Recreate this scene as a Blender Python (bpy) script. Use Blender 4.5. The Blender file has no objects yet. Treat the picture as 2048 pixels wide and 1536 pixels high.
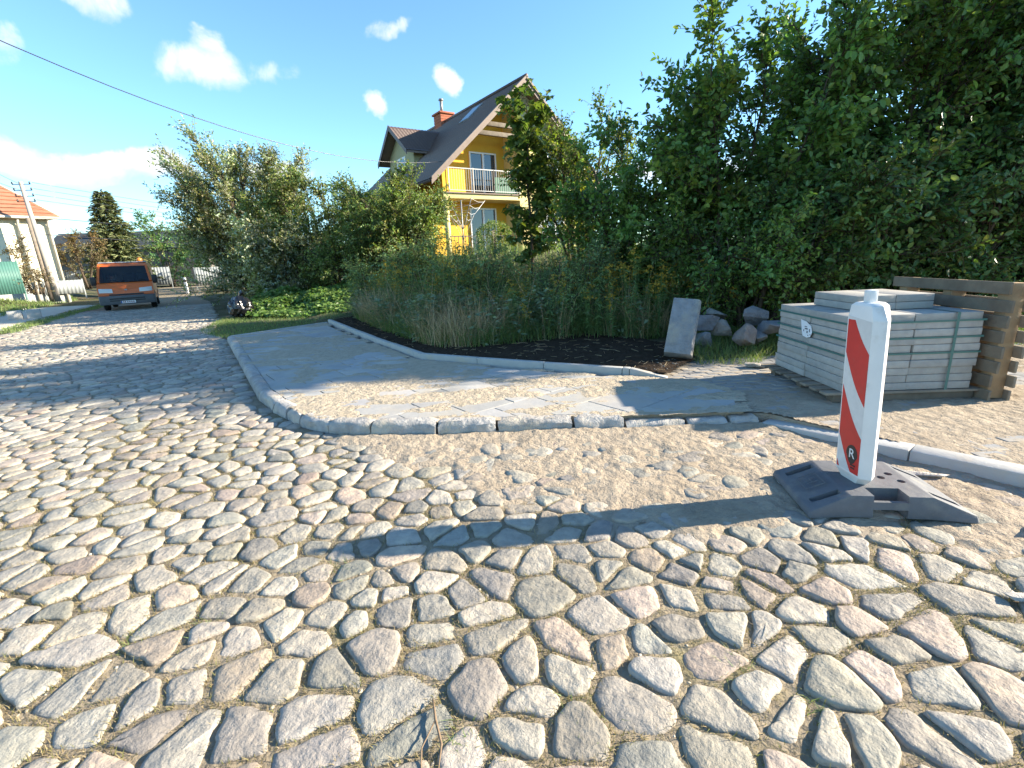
import bpy, bmesh, math, random
import numpy as np
from mathutils import Vector, Matrix, Euler

# ------------------------------------------------------------------ camera, sky, sun, exposure
scene = bpy.context.scene
R = math.radians
C = scene.collection
CAM_H, PITCH, ROLL, FPX = 1.45, R(14.7), R(2.7), 950.0
cam_d = bpy.data.cameras.new('camera'); cam = bpy.data.objects.new('camera', cam_d); C.objects.link(cam)
cam_d.sensor_width = 36.0; cam_d.lens = FPX / 2048 * 36.0; cam_d.clip_end = 6000; cam_d.clip_start = .05
cam.matrix_world = Matrix.Translation((0, 0, CAM_H)) @ Euler((R(90) - PITCH, 0, 0)).to_matrix().to_4x4() @ Matrix.Rotation(-ROLL, 4, 'Z')
scene.camera = cam
SUN_AZ, SUN_EL = R(5), R(22)          # azimuth measured from +X towards +Y
sun_vec = Vector((math.cos(SUN_EL) * math.cos(SUN_AZ), math.cos(SUN_EL) * math.sin(SUN_AZ), math.sin(SUN_EL)))
sd = bpy.data.lights.new('sun', 'SUN'); sd.energy = 4.8; sd.angle = R(.6); sd.color = (1.0, .885, .71)
so = bpy.data.objects.new('sun', sd); C.objects.link(so); so.rotation_euler = sun_vec.to_track_quat('Z', 'Y').to_euler(); so.location = (20, 0, 20)
scene.view_settings.view_transform = 'Standard'; scene.view_settings.look = 'None'
scene.view_settings.exposure = 1.88; scene.view_settings.gamma = 1.0; scene.view_settings.use_curve_mapping = False
scene.render.engine = 'CYCLES'; scene.cycles.use_denoising = True; scene.cycles.max_bounces = 8
scene.cycles.transparent_max_bounces = 8; scene.cycles.caustics_reflective = False; scene.cycles.caustics_refractive = False

world = bpy.data.worlds.new('World'); scene.world = world; world.use_nodes = True
wn, wl = world.node_tree.nodes, world.node_tree.links
wn.clear()
def N(tree, kind, **kw):
    n = tree.nodes.new(kind)
    for k, v in kw.items():
        if k in ('inp',):
            for a, b in v.items(): n.inputs[a].default_value = b
        else: setattr(n, k, v)
    return n
WT = world.node_tree
sky = N(WT, 'ShaderNodeTexSky', sky_type='NISHITA', sun_disc=False, sun_elevation=SUN_EL, sun_rotation=R(90) - SUN_AZ, air_density=1.0, dust_density=.05, ozone_density=1.3, altitude=30)
bg = N(WT, 'ShaderNodeBackground', inp={'Strength': .092})
outw = N(WT, 'ShaderNodeOutputWorld')
tc = N(WT, 'ShaderNodeTexCoord')
def wmath(op, a, b=None, c=None, clamp=False):
    n = N(WT, 'ShaderNodeMath', operation=op, use_clamp=clamp)
    for i, x in enumerate((a, b, c)):
        if x is None: continue
        if hasattr(x, 'default_value') or hasattr(x, 'is_linked'): wl.new(x, n.inputs[i])
        else: n.inputs[i].default_value = x
    return n.outputs[0]
def wvec(op, a, b):
    n = N(WT, 'ShaderNodeVectorMath', operation=op)
    for i, x in enumerate((a, b)):
        if hasattr(x, 'is_linked'): wl.new(x, n.inputs[i])
        else: n.inputs[i].default_value = x
    return n
def wnoise(scale, detail, vec, dist=0.0, rough=.55):
    n = N(WT, 'ShaderNodeTexNoise', inp={'Scale': scale, 'Detail': detail, 'Distortion': dist, 'Roughness': rough}); wl.new(vec, n.inputs['Vector']); return n
D = tc.outputs['Generated']
warpn = wnoise(11.0, 5.0, D)
warp = wvec('SCALE', wvec('SUBTRACT', warpn.outputs['Color'], (.5, .5, .5)).outputs[0], (0, 0, 0)); warp.inputs['Scale'].default_value = .075
DW = wvec('ADD', D, warp.outputs[0]).outputs[0]
# fair-weather clouds: azimuth (deg from +Y to +X), elevation, half width, half height, opacity, tilt
CLOUDS = [(-35.5, 22.0, 2.8, 2.3, .66, 25), (-28.4, 17.6, 4.4, 2.2, .66, -6), (-27.5, 19.4, 1.9, 1.6, .6, 0), (-22.6, 18.2, 2.8, 1.4, .42, 0),
          (-13.1, 16.1, 1.5, 1.3, .95, 20), (-5.4, 17.9, 1.9, 1.5, .95, 35), (-10.8, 22.2, 2.4, .9, .42, -25), (-42, 17.6, 1.4, 1.5, .6, 0),
          (-37, 9.4, 10.5, 1.5, 1.0, -3), (-23.3, 9.3, 4.0, 1.4, 1.0, 0), (-47, 10.0, 7, 1.8, .95, 0), (-65, 13, 12, 2.6, .9, 0), (20, 8, 12, 1.6, .7, 0), (60, 12, 13, 2.6, .8, 0),
          (120, 22, 9, 4, .8, 10), (165, 15, 14, 3, .9, 0), (-110, 18, 12, 3.5, .9, 0), (-150, 30, 7, 5, .7, 0), (95, 40, 7, 5, .6, 0), (-80, 45, 8, 5, .6, 0)]
acc = None; shade = None
for (az, el, hw, hh, op, tl) in CLOUDS:
    a, e = R(az), R(el)
    fw = Vector((math.sin(a) * math.cos(e), math.cos(a) * math.cos(e), math.sin(e)))
    rt = Vector((math.cos(a), -math.sin(a), 0)); up = rt.cross(fw)
    q = Matrix.Rotation(R(tl), 3, fw); rt = q @ rt; up = q @ up
    dx = wvec('DOT_PRODUCT', DW, tuple(rt / math.sin(R(hw)))).outputs['Value']
    dy = wvec('DOT_PRODUCT', DW, tuple(up / math.sin(R(hh)))).outputs['Value']
    front = wmath('GREATER_THAN', wvec('DOT_PRODUCT', D, tuple(fw)).outputs['Value'], 0.0)
    r2 = wmath('ADD', wmath('MULTIPLY', dx, dx), wmath('MULTIPLY', dy, dy))
    m = wmath('MULTIPLY', wmath('SUBTRACT', 1.0, r2, clamp=True), front)
    m = wmath('MULTIPLY', m, op)
    # underside: darker grey where the cloud is thick and below its middle
    under = wmath('MULTIPLY', m, wmath('MULTIPLY', wmath('ADD', dy, .15), -1.0, clamp=True))
    acc = m if acc is None else wmath('MAXIMUM', acc, m)
    shade = under if shade is None else wmath('MAXIMUM', shade, under)
det = wnoise(16.0, 8.0, D, .4, .6)
cl = wmath('MULTIPLY_ADD', wmath('SUBTRACT', det.outputs['Fac'], .5), 2.1, wmath('MULTIPLY', acc, 1.35))
ramp = N(WT, 'ShaderNodeMapRange', interpolation_type='SMOOTHSTEP', inp={'From Min': .12, 'From Max': 1.15}); wl.new(cl, ramp.inputs['Value'])
gate = wmath('MULTIPLY', ramp.outputs[0], wmath('MULTIPLY', acc, 5.0, clamp=True))
gate = wmath('MULTIPLY', gate, .93)
ccol = N(WT, 'ShaderNodeMix', data_type='RGBA'); ccol.inputs['A'].default_value = (4.0, 4.0, 3.95, 1); ccol.inputs['B'].default_value = (2.3, 2.75, 3.4, 1)
wl.new(wmath('MULTIPLY', shade, 2.2, clamp=True), ccol.inputs['Factor'])
tint = N(WT, 'ShaderNodeMix', data_type='RGBA', blend_type='MULTIPLY'); tint.inputs['Factor'].default_value = 1.0; tint.inputs['B'].default_value = (.67, .93, 1.10, 1)
wl.new(sky.outputs[0], tint.inputs['A'])
mixc = N(WT, 'ShaderNodeMix', data_type='RGBA'); wl.new(gate, mixc.inputs['Factor']); wl.new(tint.outputs['Result'], mixc.inputs['A']); wl.new(ccol.outputs['Result'], mixc.inputs['B'])
wl.new(mixc.outputs['Result'], bg.inputs['Color']); wl.new(bg.outputs[0], outw.inputs['Surface'])

# ------------------------------------------------------------------ helpers
rng = np.random.default_rng(7); random.seed(7)

def vnoise(x, y, seed=0):
    x = np.asarray(x, float); y = np.asarray(y, float)
    def hsh(i, j):
        n = (i * 374761393 + j * 668265263 + seed * 1442695041) & 0xFFFFFFFF
        n = ((n ^ (n >> 13)) * 1274126177) & 0xFFFFFFFF
        return ((n ^ (n >> 16)) & 0xFFFF) / 65535.0
    xi = np.floor(x).astype(np.int64); yi = np.floor(y).astype(np.int64)
    fx = x - xi; fy = y - yi; fx = fx * fx * (3 - 2 * fx); fy = fy * fy * (3 - 2 * fy)
    a, b, c, d = hsh(xi, yi), hsh(xi + 1, yi), hsh(xi, yi + 1), hsh(xi + 1, yi + 1)
    return (a * (1 - fx) + b * fx) * (1 - fy) + (c * (1 - fx) + d * fx) * fy
def fbm(x, y, seed=0, oct=4):
    s = 0; a = .5
    for o in range(oct): s = s + a * vnoise(x * 2 ** o, y * 2 ** o, seed + o * 17); a *= .5
    return s
def sstep(t): t = np.clip(t, 0, 1); return t * t * (3 - 2 * t)

ATTR_MATS = set()
def new_mat(name):
    m = bpy.data.materials.new(name); m.use_nodes = True
    t = m.node_tree; b = t.nodes['Principled BSDF']; return m, t, b
def ramp_node(t, stops, src):
    r = t.nodes.new('ShaderNodeValToRGB'); e = r.color_ramp.elements
    while len(e) < len(stops): e.new(.5)
    for k, (p, c) in enumerate(stops): e[k].position = p; e[k].color = (*c, 1)
    t.links.new(src, r.inputs[0]); return r.outputs['Color']
def noise_node(t, scale, detail=4, rough=.55, coord='Object', dist=0):
    tcn = t.nodes.get('TC') or t.nodes.new('ShaderNodeTexCoord'); tcn.name = 'TC'
    n = N(t, 'ShaderNodeTexNoise', inp={'Scale': scale, 'Detail': detail, 'Roughness': rough, 'Distortion': dist})
    t.links.new(tcn.outputs[coord], n.inputs['Vector']); return n.outputs['Fac']
def mixrgb(t, fac, a, b, mode='MIX'):
    m = N(t, 'ShaderNodeMix', data_type='RGBA', blend_type=mode)
    for k, x in (('Factor', fac), ('A', a), ('B', b)):
        if hasattr(x, 'is_linked'): t.links.new(x, m.inputs[k])
        else: m.inputs[k].default_value = x if k == 'Factor' else (*x, 1)
    return m.outputs['Result']
def bump(t, b, h, strength, dist, prev=None):
    n = N(t, 'ShaderNodeBump', inp={'Strength': strength, 'Distance': dist}); t.links.new(h, n.inputs['Height'])
    if prev is not None: t.links.new(prev, n.inputs['Normal'])
    if b is not None: t.links.new(n.outputs[0], b.inputs['Normal'])
    return n.outputs[0]
def M(name, c1, c2=None, scale=8, rough=.75, bmp=.3, bscale=60, bdist=.01, spec=.3, metal=0, attr=False, c3=None, s3=1.5, f3=(.5, .62), coord='Object', stretch=None):
    """two-tone noise material; c3 = stain colour on a large noise; attr multiplies with the 'tint' attribute"""
    m, t, b = new_mat(name)
    c2 = c2 or tuple(x * .75 for x in c1)
    col = ramp_node(t, [(.32, c1), (.68, c2)], noise_node(t, scale, 5, .6, coord))
    if c3 is not None:
        f = noise_node(t, s3, 5, .6, coord)
        mr = N(t, 'ShaderNodeMapRange', inp={'From Min': f3[0], 'From Max': f3[1]}); t.links.new(f, mr.inputs['Value'])
        col = mixrgb(t, mr.outputs[0], col, c3)
    if attr:
        ATTR_MATS.add(name)
        a = N(t, 'ShaderNodeAttribute', attribute_name='tint'); col = mixrgb(t, 1.0, col, a.outputs['Color'], 'MULTIPLY')
    t.links.new(col, b.inputs['Base Color'])
    b.inputs['Roughness'].default_value = rough; b.inputs['Specular IOR Level'].default_value = spec; b.inputs['Metallic'].default_value = metal
    if bmp:
        p = bump(t, None, noise_node(t, bscale, 6, .65, coord), bmp, bdist)
        bump(t, b, noise_node(t, bscale * .22, 4, .55, coord), bmp, bdist * 2.5, p)
    return m
def leaf_mat(name, cols, trans=.35, rough=.45, spec=.4, back=None):
    ATTR_MATS.add(name)
    m, t, b = new_mat(name)
    g = t.nodes.new('ShaderNodeNewGeometry')
    n = len(cols)
    col = ramp_node(t, [((i + .5) / n, c) for i, c in enumerate(cols)], g.outputs['Random Per Island'])
    if back is not None: 
        col = mixrgb(t, g.outputs['Backfacing'], col, back)
    at_ = N(t, 'ShaderNodeAttribute', attribute_name='tint'); col = mixrgb(t, 1.0, col, at_.outputs['Color'], 'MULTIPLY')
    t.links.new(col, b.inputs['Base Color']); b.inputs['Roughness'].default_value = rough; b.inputs['Specular IOR Level'].default_value = spec
    tr = t.nodes.new('ShaderNodeBsdfTranslucent')
    tcol = mixrgb(t, 1.0, col, (1.25, 1.3, .55), 'MULTIPLY'); t.links.new(tcol, tr.inputs['Color'])
    mx = t.nodes.new('ShaderNodeMixShader'); mx.inputs[0].default_value = trans
    t.links.new(b.outputs[0], mx.inputs[1]); t.links.new(tr.outputs[0], mx.inputs[2]); t.links.new(mx.outputs[0], t.nodes['Material Output'].inputs['Surface'])
    return m
def plain(name, c, rough=.5, spec=.5, metal=0, emit=None, coat=0):
    m, t, b = new_mat(name); b.inputs['Base Color'].default_value = (*c, 1); b.inputs['Roughness'].default_value = rough
    b.inputs['Specular IOR Level'].default_value = spec; b.inputs['Metallic'].default_value = metal; b.inputs['Coat Weight'].default_value = coat
    if emit: b.inputs['Emission Color'].default_value = (*c, 1); b.inputs['Emission Strength'].default_value = emit
    return m
def glass_mat(name, tint=(.02, .03, .035), see=.25, rough=.03):
    m, t, b = new_mat(name); b.inputs['Base Color'].default_value = (*tint, 1); b.inputs['Roughness'].default_value = rough; b.inputs['Specular IOR Level'].default_value = .8
    tr = t.nodes.new('ShaderNodeBsdfTransparent'); tr.inputs[0].default_value = (.75, .82, .82, 1)
    mx = t.nodes.new('ShaderNodeMixShader'); mx.inputs[0].default_value = see
    t.links.new(b.outputs[0], mx.inputs[1]); t.links.new(tr.outputs[0], mx.inputs[2]); t.links.new(mx.outputs[0], t.nodes['Material Output'].inputs['Surface'])
    return m

def link(o, parent=None):
    C.objects.link(o)
    if parent is not None: o.parent = parent
    return o
def tag(o, label=None, cat=None, group=None, kind=None):
    if label: o['label'] = label
    if cat: o['category'] = cat
    if group: o['group'] = group
    if kind: o['kind'] = kind
    return o
def empty(name, loc=(0, 0, 0), rz=0, rot=None):
    o = bpy.data.objects.new(name, None); C.objects.link(o); o.location = loc
    o.rotation_euler = rot if rot else (0, 0, rz); o.empty_display_size = .2; return o
def mesh_obj(name, verts, faces, mat, parent=None, smooth=False, tint=None):
    if tint is None and mat is not None and mat.name in ATTR_MATS: tint = np.ones((len(verts), 3))
    me = bpy.data.meshes.new(name)
    verts = np.asarray(verts, np.float32)
    if isinstance(faces, np.ndarray):
        k = faces.shape[1]; nf = len(faces)
        me.vertices.add(len(verts)); me.vertices.foreach_set('co', verts.ravel())
        me.loops.add(nf * k); me.loops.foreach_set('vertex_index', faces.astype(np.int32).ravel())
        me.polygons.add(nf); me.polygons.foreach_set('loop_start', np.arange(0, nf * k, k, dtype=np.int32)); 
        me.update(calc_edges=True)
    else:
        me.from_pydata(verts.tolist(), [], faces); me.update()
    if smooth: me.polygons.foreach_set('use_smooth', np.ones(len(me.polygons), bool))
    if tint is not None:
        a = me.attributes.new('tint', 'FLOAT_COLOR', 'POINT'); t4 = np.ones((len(verts), 4), np.float32); t4[:, :3] = tint; a.data.foreach_set('color', t4.ravel())
    if mat: me.materials.append(mat)
    o = bpy.data.objects.new(name, me); return link(o, parent)

class MB:
    def __init__(s): s.v = []; s.f = []
    def add(s, vs, fs):
        o = len(s.v); s.v += [tuple(map(float, p)) for p in vs]; s.f += [tuple(i + o for i in f) for f in fs]; return s
    def box(s, lo, hi, rot=None, piv=None):
        x0, y0, z0 = lo; x1, y1, z1 = hi
        vs = [(x0, y0, z0), (x1, y0, z0), (x1, y1, z0), (x0, y1, z0), (x0, y0, z1), (x1, y0, z1), (x1, y1, z1), (x0, y1, z1)]
        if rot is not None:
            pv = Vector(piv) if piv else Vector(((x0 + x1) / 2, (y0 + y1) / 2, (z0 + z1) / 2)); mt = Euler(rot).to_matrix()
            vs = [mt @ (Vector(p) - pv) + pv for p in vs]
        return s.add(vs, [(0, 3, 2, 1), (4, 5, 6, 7), (0, 1, 5, 4), (1, 2, 6, 5), (2, 3, 7, 6), (3, 0, 4, 7)])
    def prism(s, poly, a, b, axis='z'):
        n = len(poly)
        def P(p, h):
            return {'z': (p[0], p[1], h), 'y': (p[0], h, p[1]), 'x': (h, p[0], p[1])}[axis]
        vs = [P(p, a) for p in poly] + [P(p, b) for p in poly]
        fs = [tuple(reversed(range(n))), tuple(range(n, 2 * n))] + [(i, (i + 1) % n, n + (i + 1) % n, n + i) for i in range(n)]
        if axis == 'y': fs = [tuple(reversed(f)) for f in fs]
        return s.add(vs, fs)
    def tube(s, pts, r, n=8, cap=True):
        pts = [Vector(p) for p in pts]; k = len(pts)
        rs = r if hasattr(r, '__len__') else [r] * k
        o = []; up = None
        for i, p in enumerate(pts):
            d = (pts[min(i + 1, k - 1)] - pts[max(i - 1, 0)]).normalized()
            if up is None: up = d.orthogonal().normalized()
            up = (up - d * up.dot(d)).normalized(); si = d.cross(up)
            o += [p + (up * math.cos(2 * math.pi * j / n) + si * math.sin(2 * math.pi * j / n)) * rs[i] for j in range(n)]
        fs = [(i * n + j, i * n + (j + 1) % n, (i + 1) * n + (j + 1) % n, (i + 1) * n + j) for i in range(k - 1) for j in range(n)]
        if cap: fs += [tuple(reversed(range(n))), tuple((k - 1) * n + j for j in range(n))]
        return s.add(o, fs)
    def build(s, name, mat, parent=None, smooth=False, bevel=0, seg=2):
        o = mesh_obj(name, s.v, s.f, mat, parent, smooth)
        bm = bmesh.new(); bm.from_mesh(o.data); bmesh.ops.recalc_face_normals(bm, faces=bm.faces)
        if bevel: bmesh.ops.bevel(bm, geom=bm.edges[:], offset=bevel, segments=seg, affect='EDGES', profile=.5, clamp_overlap=True)
        bm.to_mesh(o.data); bm.free()
        if bevel or smooth:
            o.data.polygons.foreach_set('use_smooth', np.ones(len(o.data.polygons), bool))
            if not smooth or bevel: o.data.set_sharp_from_angle(angle=R(40))
        return o
def text_obj(name, body, size, mat, parent, mw, extrude=.0008):
    cu = bpy.data.curves.new(name, 'FONT'); cu.body = body; cu.size = size; cu.extrude = extrude; cu.align_x = 'CENTER'; cu.align_y = 'CENTER'
    o = bpy.data.objects.new(name, cu); o.data.materials.append(mat); link(o, parent); o.matrix_local = mw; return o

def text_mesh(name, body, size, mat, parent, mw):
    o = text_obj(name, body, size, mat, parent, mw); bpy.context.view_layer.update()
    me = bpy.data.meshes.new_from_object(o.evaluated_get(bpy.context.evaluated_depsgraph_get())); cu = o.data; bpy.data.objects.remove(o); bpy.data.curves.remove(cu)
    o = bpy.data.objects.new(name, me); link(o, parent); o.matrix_local = mw
    if not me.materials: me.materials.append(mat)
    return o
def inside(poly, x, y):
    x = np.asarray(x, float); y = np.asarray(y, float); r = np.zeros(x.shape, bool); n = len(poly)
    for i in range(n):
        x0, y0 = poly[i]; x1, y1 = poly[(i + 1) % n]
        c = ((y0 > y) != (y1 > y)) & (x < (x1 - x0) * (y - y0) / ((y1 - y0) or 1e-9) + x0); r ^= c
    return r
def clip_half(poly, nx, ny, c):            # keep nx*x+ny*y <= c
    out = []
    for i in range(len(poly)):
        a, b = poly[i], poly[(i + 1) % len(poly)]
        da = nx * a[0] + ny * a[1] - c; db = nx * b[0] + ny * b[1] - c
        if da <= 0: out.append(a)
        if (da < 0) != (db < 0) and da != db:
            t = da / (da - db); out.append((a[0] + (b[0] - a[0]) * t, a[1] + (b[1] - a[1]) * t))
    return out
def area(p): return abs(sum(p[i][0] * p[(i + 1) % len(p)][1] - p[(i + 1) % len(p)][0] * p[i][1] for i in range(len(p)))) / 2
def chaikin(p, k, r=.25):
    for _ in range(k):
        q = []
        for i in range(len(p)):
            a, b = p[i], p[(i + 1) % len(p)]
            q += [(a[0] * (1 - r) + b[0] * r, a[1] * (1 - r) + b[1] * r), (a[0] * r + b[0] * (1 - r), a[1] * r + b[1] * (1 - r))]
        p = q
    return p
def poly_offset_in(poly, d):
    # simple inward offset of a counter-clockwise-agnostic polygon
    n = len(poly); A = sum(poly[i][0] * poly[(i + 1) % n][1] - poly[(i + 1) % n][0] * poly[i][1] for i in range(n)); sg = 1 if A > 0 else -1
    out = []
    for i in range(n):
        p0, p1, p2 = Vector(poly[i - 1]), Vector(poly[i]), Vector(poly[(i + 1) % n])
        a = (p1 - p0).normalized(); b = (p2 - p1).normalized()
        na = Vector((-a.y, a.x)) * sg; nb = Vector((-b.y, b.x)) * sg; m = (na + nb)
        m = m / max(.3, m.dot(na)); q = p1 + m * d; out.append((q.x, q.y))
    return out
def resample(path, step):
    p = np.array(path, float); d = np.r_[0, np.cumsum(np.hypot(*np.diff(p[:, :2], axis=0).T))]
    s = np.arange(0, d[-1], step) if not hasattr(step, '__len__') else np.asarray(step)
    return np.stack([np.interp(s, d, p[:, k]) for k in range(p.shape[1])], 1), d[-1]

# ------------------------------------------------------------------ layout polygons (metres; camera above the origin looking along +Y)
KERB = [(-6.2, 10.4), (-4.37, 7.55), (-2.99, 5.39), (-2.57, 4.87), (-2.03, 4.30), (-1.65, 4.05), (-1.21, 3.93), (-.91, 3.88), (-.12, 3.86), (.9, 3.82), (2.08, 3.77)]
KERB_R = [(2.08, 3.77), (2.35, 3.36), (2.62, 3.0), (2.98, 2.55), (3.6, 1.85), (4.6, .8), (6.5, -1.2)]
EDGE = [(-4.62, 12.2), (-2.62, 8.88), (-1.32, 6.85), (-.27, 6.22), (.62, 5.72), (1.36, 5.32)]
ROAD_L = [(-4.5, -3.5), (-6.6, 0), (-9.6, 5), (-14.8, 13.9), (-18.65, 20.4), (-22.5, 27), (-31, 41), (-50, 72)]
ROAD_R = [(-43, 72), (-25.2, 41), (-20.3, 32), (-16, 26), (-12.2, 20), (-9.6, 15.8), (-7.6, 12.2)]
LP = [(-15.5, 13.9), (-19.3, 20.4), (-23.2, 27), (-26.5, 27), (-22.2, 20.4), (-18.4, 13.9)]          # unfinished footpath on the far side
ROAD = ROAD_L + ROAD_R + KERB + KERB_R[1:] + [(6.5, -3.5)]
PAVE = KERB + [(2.1, 3.9), (2.3, 4.4), (2.05, 5.0), (1.36, 5.30)] + EDGE[::-1][1:]
def lineY(path, x):
    p = sorted(path); return np.interp(x, [a for a, b in p], [b for a, b in p])
def yE(x):
    return np.where(np.asarray(x) < -4.62, 12.2 + (-4.62 - np.asarray(x)) * 1.7, lineY([(-4.62, 12.2), (-2.62, 8.88), (-1.32, 6.85), (-.27, 6.22), (.62, 5.72), (1.36, 5.5), (2.2, 5.75), (4, 6.0), (30, 6.0)], x))
def ground_z(x, y):
    x = np.asarray(x, float); y = np.asarray(y, float)
    d = y - yE(x)
    z = .04 + .12 * sstep((d + .0) / .7) * (x > -7) + 1.55 * sstep((d - 1.5) / 10.5) * sstep((x + 12) / 5)
    lx = np.interp(y, [b for a, b in ROAD_L], [a for a, b in ROAD_L])
    z = z + .75 * sstep((lx - x - 3.0) / 6.0) * sstep((y - 5) / 8)
    z = z + (fbm(x * .7, y * .7, 3) - .5) * .12 * sstep((np.abs(d) - .2) / 1.5)
    return z

# ------------------------------------------------------------------ materials
GREY = (.36, .355, .34)
m_ground = M('earth_and_grass', (.10, .085, .05), (.07, .085, .03), 1.2, .95, .6, 30, .03, .1, c3=(.16, .13, .09), s3=.6)
m_bed = M('joint_dirt', (.30, .25, .18), (.21, .17, .115), 9, .95, .8, 45, .02, .1, c3=(.20, .175, .09), s3=2.2, f3=(.52, .7))
m_cobble = M('granite_cobble', (1.05, 1.02, .98), (.74, .725, .70), 17, .76, .6, 60, .012, .35, attr=True, c3=(1.15, 1.08, .97), s3=6, f3=(.52, .66))
m_sand = M('building_sand', (.405, .335, .25), (.325, .265, .195), 7, .95, .9, 70, .014, .1, c3=(.29, .235, .17), s3=1.3, f3=(.52, .7))
m_sand_dry = M('dry_yellow_sand', (.47, .395, .295), (.39, .325, .235), 9, .95, .9, 80, .014, .1)
m_slab = M('grey_concrete_slab', (.385, .375, .35), (.32, .312, .295), 5, .85, .25, 130, .004, .25, attr=True, c3=(.44, .39, .31), s3=2.0, f3=(.45, .7))
m_kerb = M('rough_granite_kerb', (.42, .40, .37), (.27, .26, .25), 9, .8, .7, 40, .02, .3, attr=True, c3=(.5, .43, .33), s3=4, f3=(.5, .68))
m_conc = M('new_pale_concrete', (.43, .42, .39), (.36, .35, .325), 6, .85, .3, 110, .004, .25, c3=(.47, .41, .32), s3=3, f3=(.55, .72))
m_pack = M('pack_concrete', (.39, .375, .345), (.32, .307, .285), 14, .88, .3, 160, .003, .2, attr=True)
m_brick = M('grey_paver', (.30, .295, .285), (.22, .22, .215), 10, .88, .4, 70, .008, .2, attr=True, c3=(.42, .34, .24), s3=1.6, f3=(.45, .62))
m_soil = M('dark_topsoil', (.035, .024, .016), (.06, .042, .028), 12, .95, 1.0, 40, .03, .1)
m_wood = M('weathered_wood', (.24, .20, .155), (.15, .125, .10), 5, .85, .5, 50, .006, .2, attr=True)
m_rock = M('fieldstone', (.27, .262, .25), (.165, .16, .158), 5, .8, .9, 18, .03, .3, attr=True)
m_bark = M('bark', (.11, .085, .06), (.06, .048, .036), 14, .9, .7, 60, .01, .1)

# ------------------------------------------------------------------ ground, road
def axis(lo, hi, step, far, n=10):
    core = np.arange(lo, hi + 1e-6, step); g = np.geomspace(step * 2, far, n)
    return np.r_[lo - g[::-1], core, hi + g]
gx = axis(-45, 25, .6, 2500); gy = axis(-8, 60, .6, 2500)
X, Y = np.meshgrid(gx, gy, indexing='ij'); Z = ground_z(X, Y)
ins = inside(ROAD, X, Y) | inside(LP, X, Y) | inside(PAVE, X, Y) | ((X > 1.2) & (X < 9) & (Y < 5.9) & (Y > -3))
Z = np.where(ins, -.12, Z)
def grid_faces(nx, ny):
    i, j = np.meshgrid(np.arange(nx - 1), np.arange(ny - 1), indexing='ij'); a = (i * ny + j).ravel()
    return np.stack([a, a + ny, a + ny + 1, a + 1], 1)
tag(mesh_obj('ground', np.stack([X, Y, Z], -1).reshape(-1, 3), grid_faces(*X.shape), m_ground, smooth=True), kind='structure')

road = MB().add([(x, y, -.009) for x, y in ROAD], [tuple(range(len(ROAD)))]).build('road', m_bed)
bm = bmesh.new(); bm.from_mesh(road.data); bmesh.ops.triangulate(bm, faces=bm.faces)
for f in bm.faces:
    if f.normal.z < 0: f.normal_flip()
bm.to_mesh(road.data); bm.free()
tag(road, kind='structure')

# cobbles: relaxed rows of field-stone setts, cells clipped against their neighbours
PAL = np.array([(.40, .385, .35), (.38, .37, .34), (.35, .345, .325), (.43, .405, .36), (.37, .315, .28), (.40, .345, .305), (.31, .315, .30), (.36, .35, .325), (.30, .30, .29), (.40, .38, .345), (.42, .395, .355), (.37, .355, .325)])
th = R(24); ct, st_ = math.cos(th), math.sin(th)
def road_wide():
    return [(x - .0, y) for x, y in ROAD]
seeds = {}
px_, py_ = .180, .150
for i in range(-150, 80):
    for j in range(-70, 190):
        u = (i + .5 * (j % 2) + rng.uniform(-.4, .4)) * px_; v = (j + rng.uniform(-.36, .36)) * py_
        if rng.uniform() < .15: continue
        seeds[i, j] = (u * ct - v * st_, u * st_ + v * ct)
def in_view(x, y):
    if y < .75 or y > 24: return False
    return -1.45 * y - .9 < x < 1.35 * y + .9
pts = [(k, s) for k, s in seeds.items() if in_view(*s)]
arr = np.array([s for k, s in pts]); okm = inside(ROAD, arr[:, 0], arr[:, 1])
stones = []
for (k, s), ok in zip(pts, okm):
    if not ok: continue
    dist = math.hypot(s[0], s[1])
    poly = [(s[0] + .3 * math.cos(a), s[1] + .3 * math.sin(a)) for a in np.linspace(0, 2 * math.pi, 9)[:-1]]
    gap = .009 + .015 * random.random() + (.004 if dist < 3 else 0)
    if random.random() < .05: gap += .02
    for di in (-2, -1, 0, 1, 2):
        for dj in (-2, -1, 0, 1, 2):
            if di == dj == 0: continue
            q = seeds.get((k[0] + di, k[1] + dj))
            if q is None: continue
            nx, ny = q[0] - s[0], q[1] - s[1]; L = math.hypot(nx, ny)
            if L > .6: continue
            nx /= L; ny /= L
            poly = clip_half(poly, nx, ny, nx * (s[0] + q[0]) / 2 + ny * (s[1] + q[1]) / 2 - gap / 2)
            if len(poly) < 3: break
        if len(poly) < 3: break
    if len(poly) < 3 or area(poly) < .004: continue
    stones.append((dist, s, poly))
stones.sort(key=lambda a: a[0])
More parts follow.
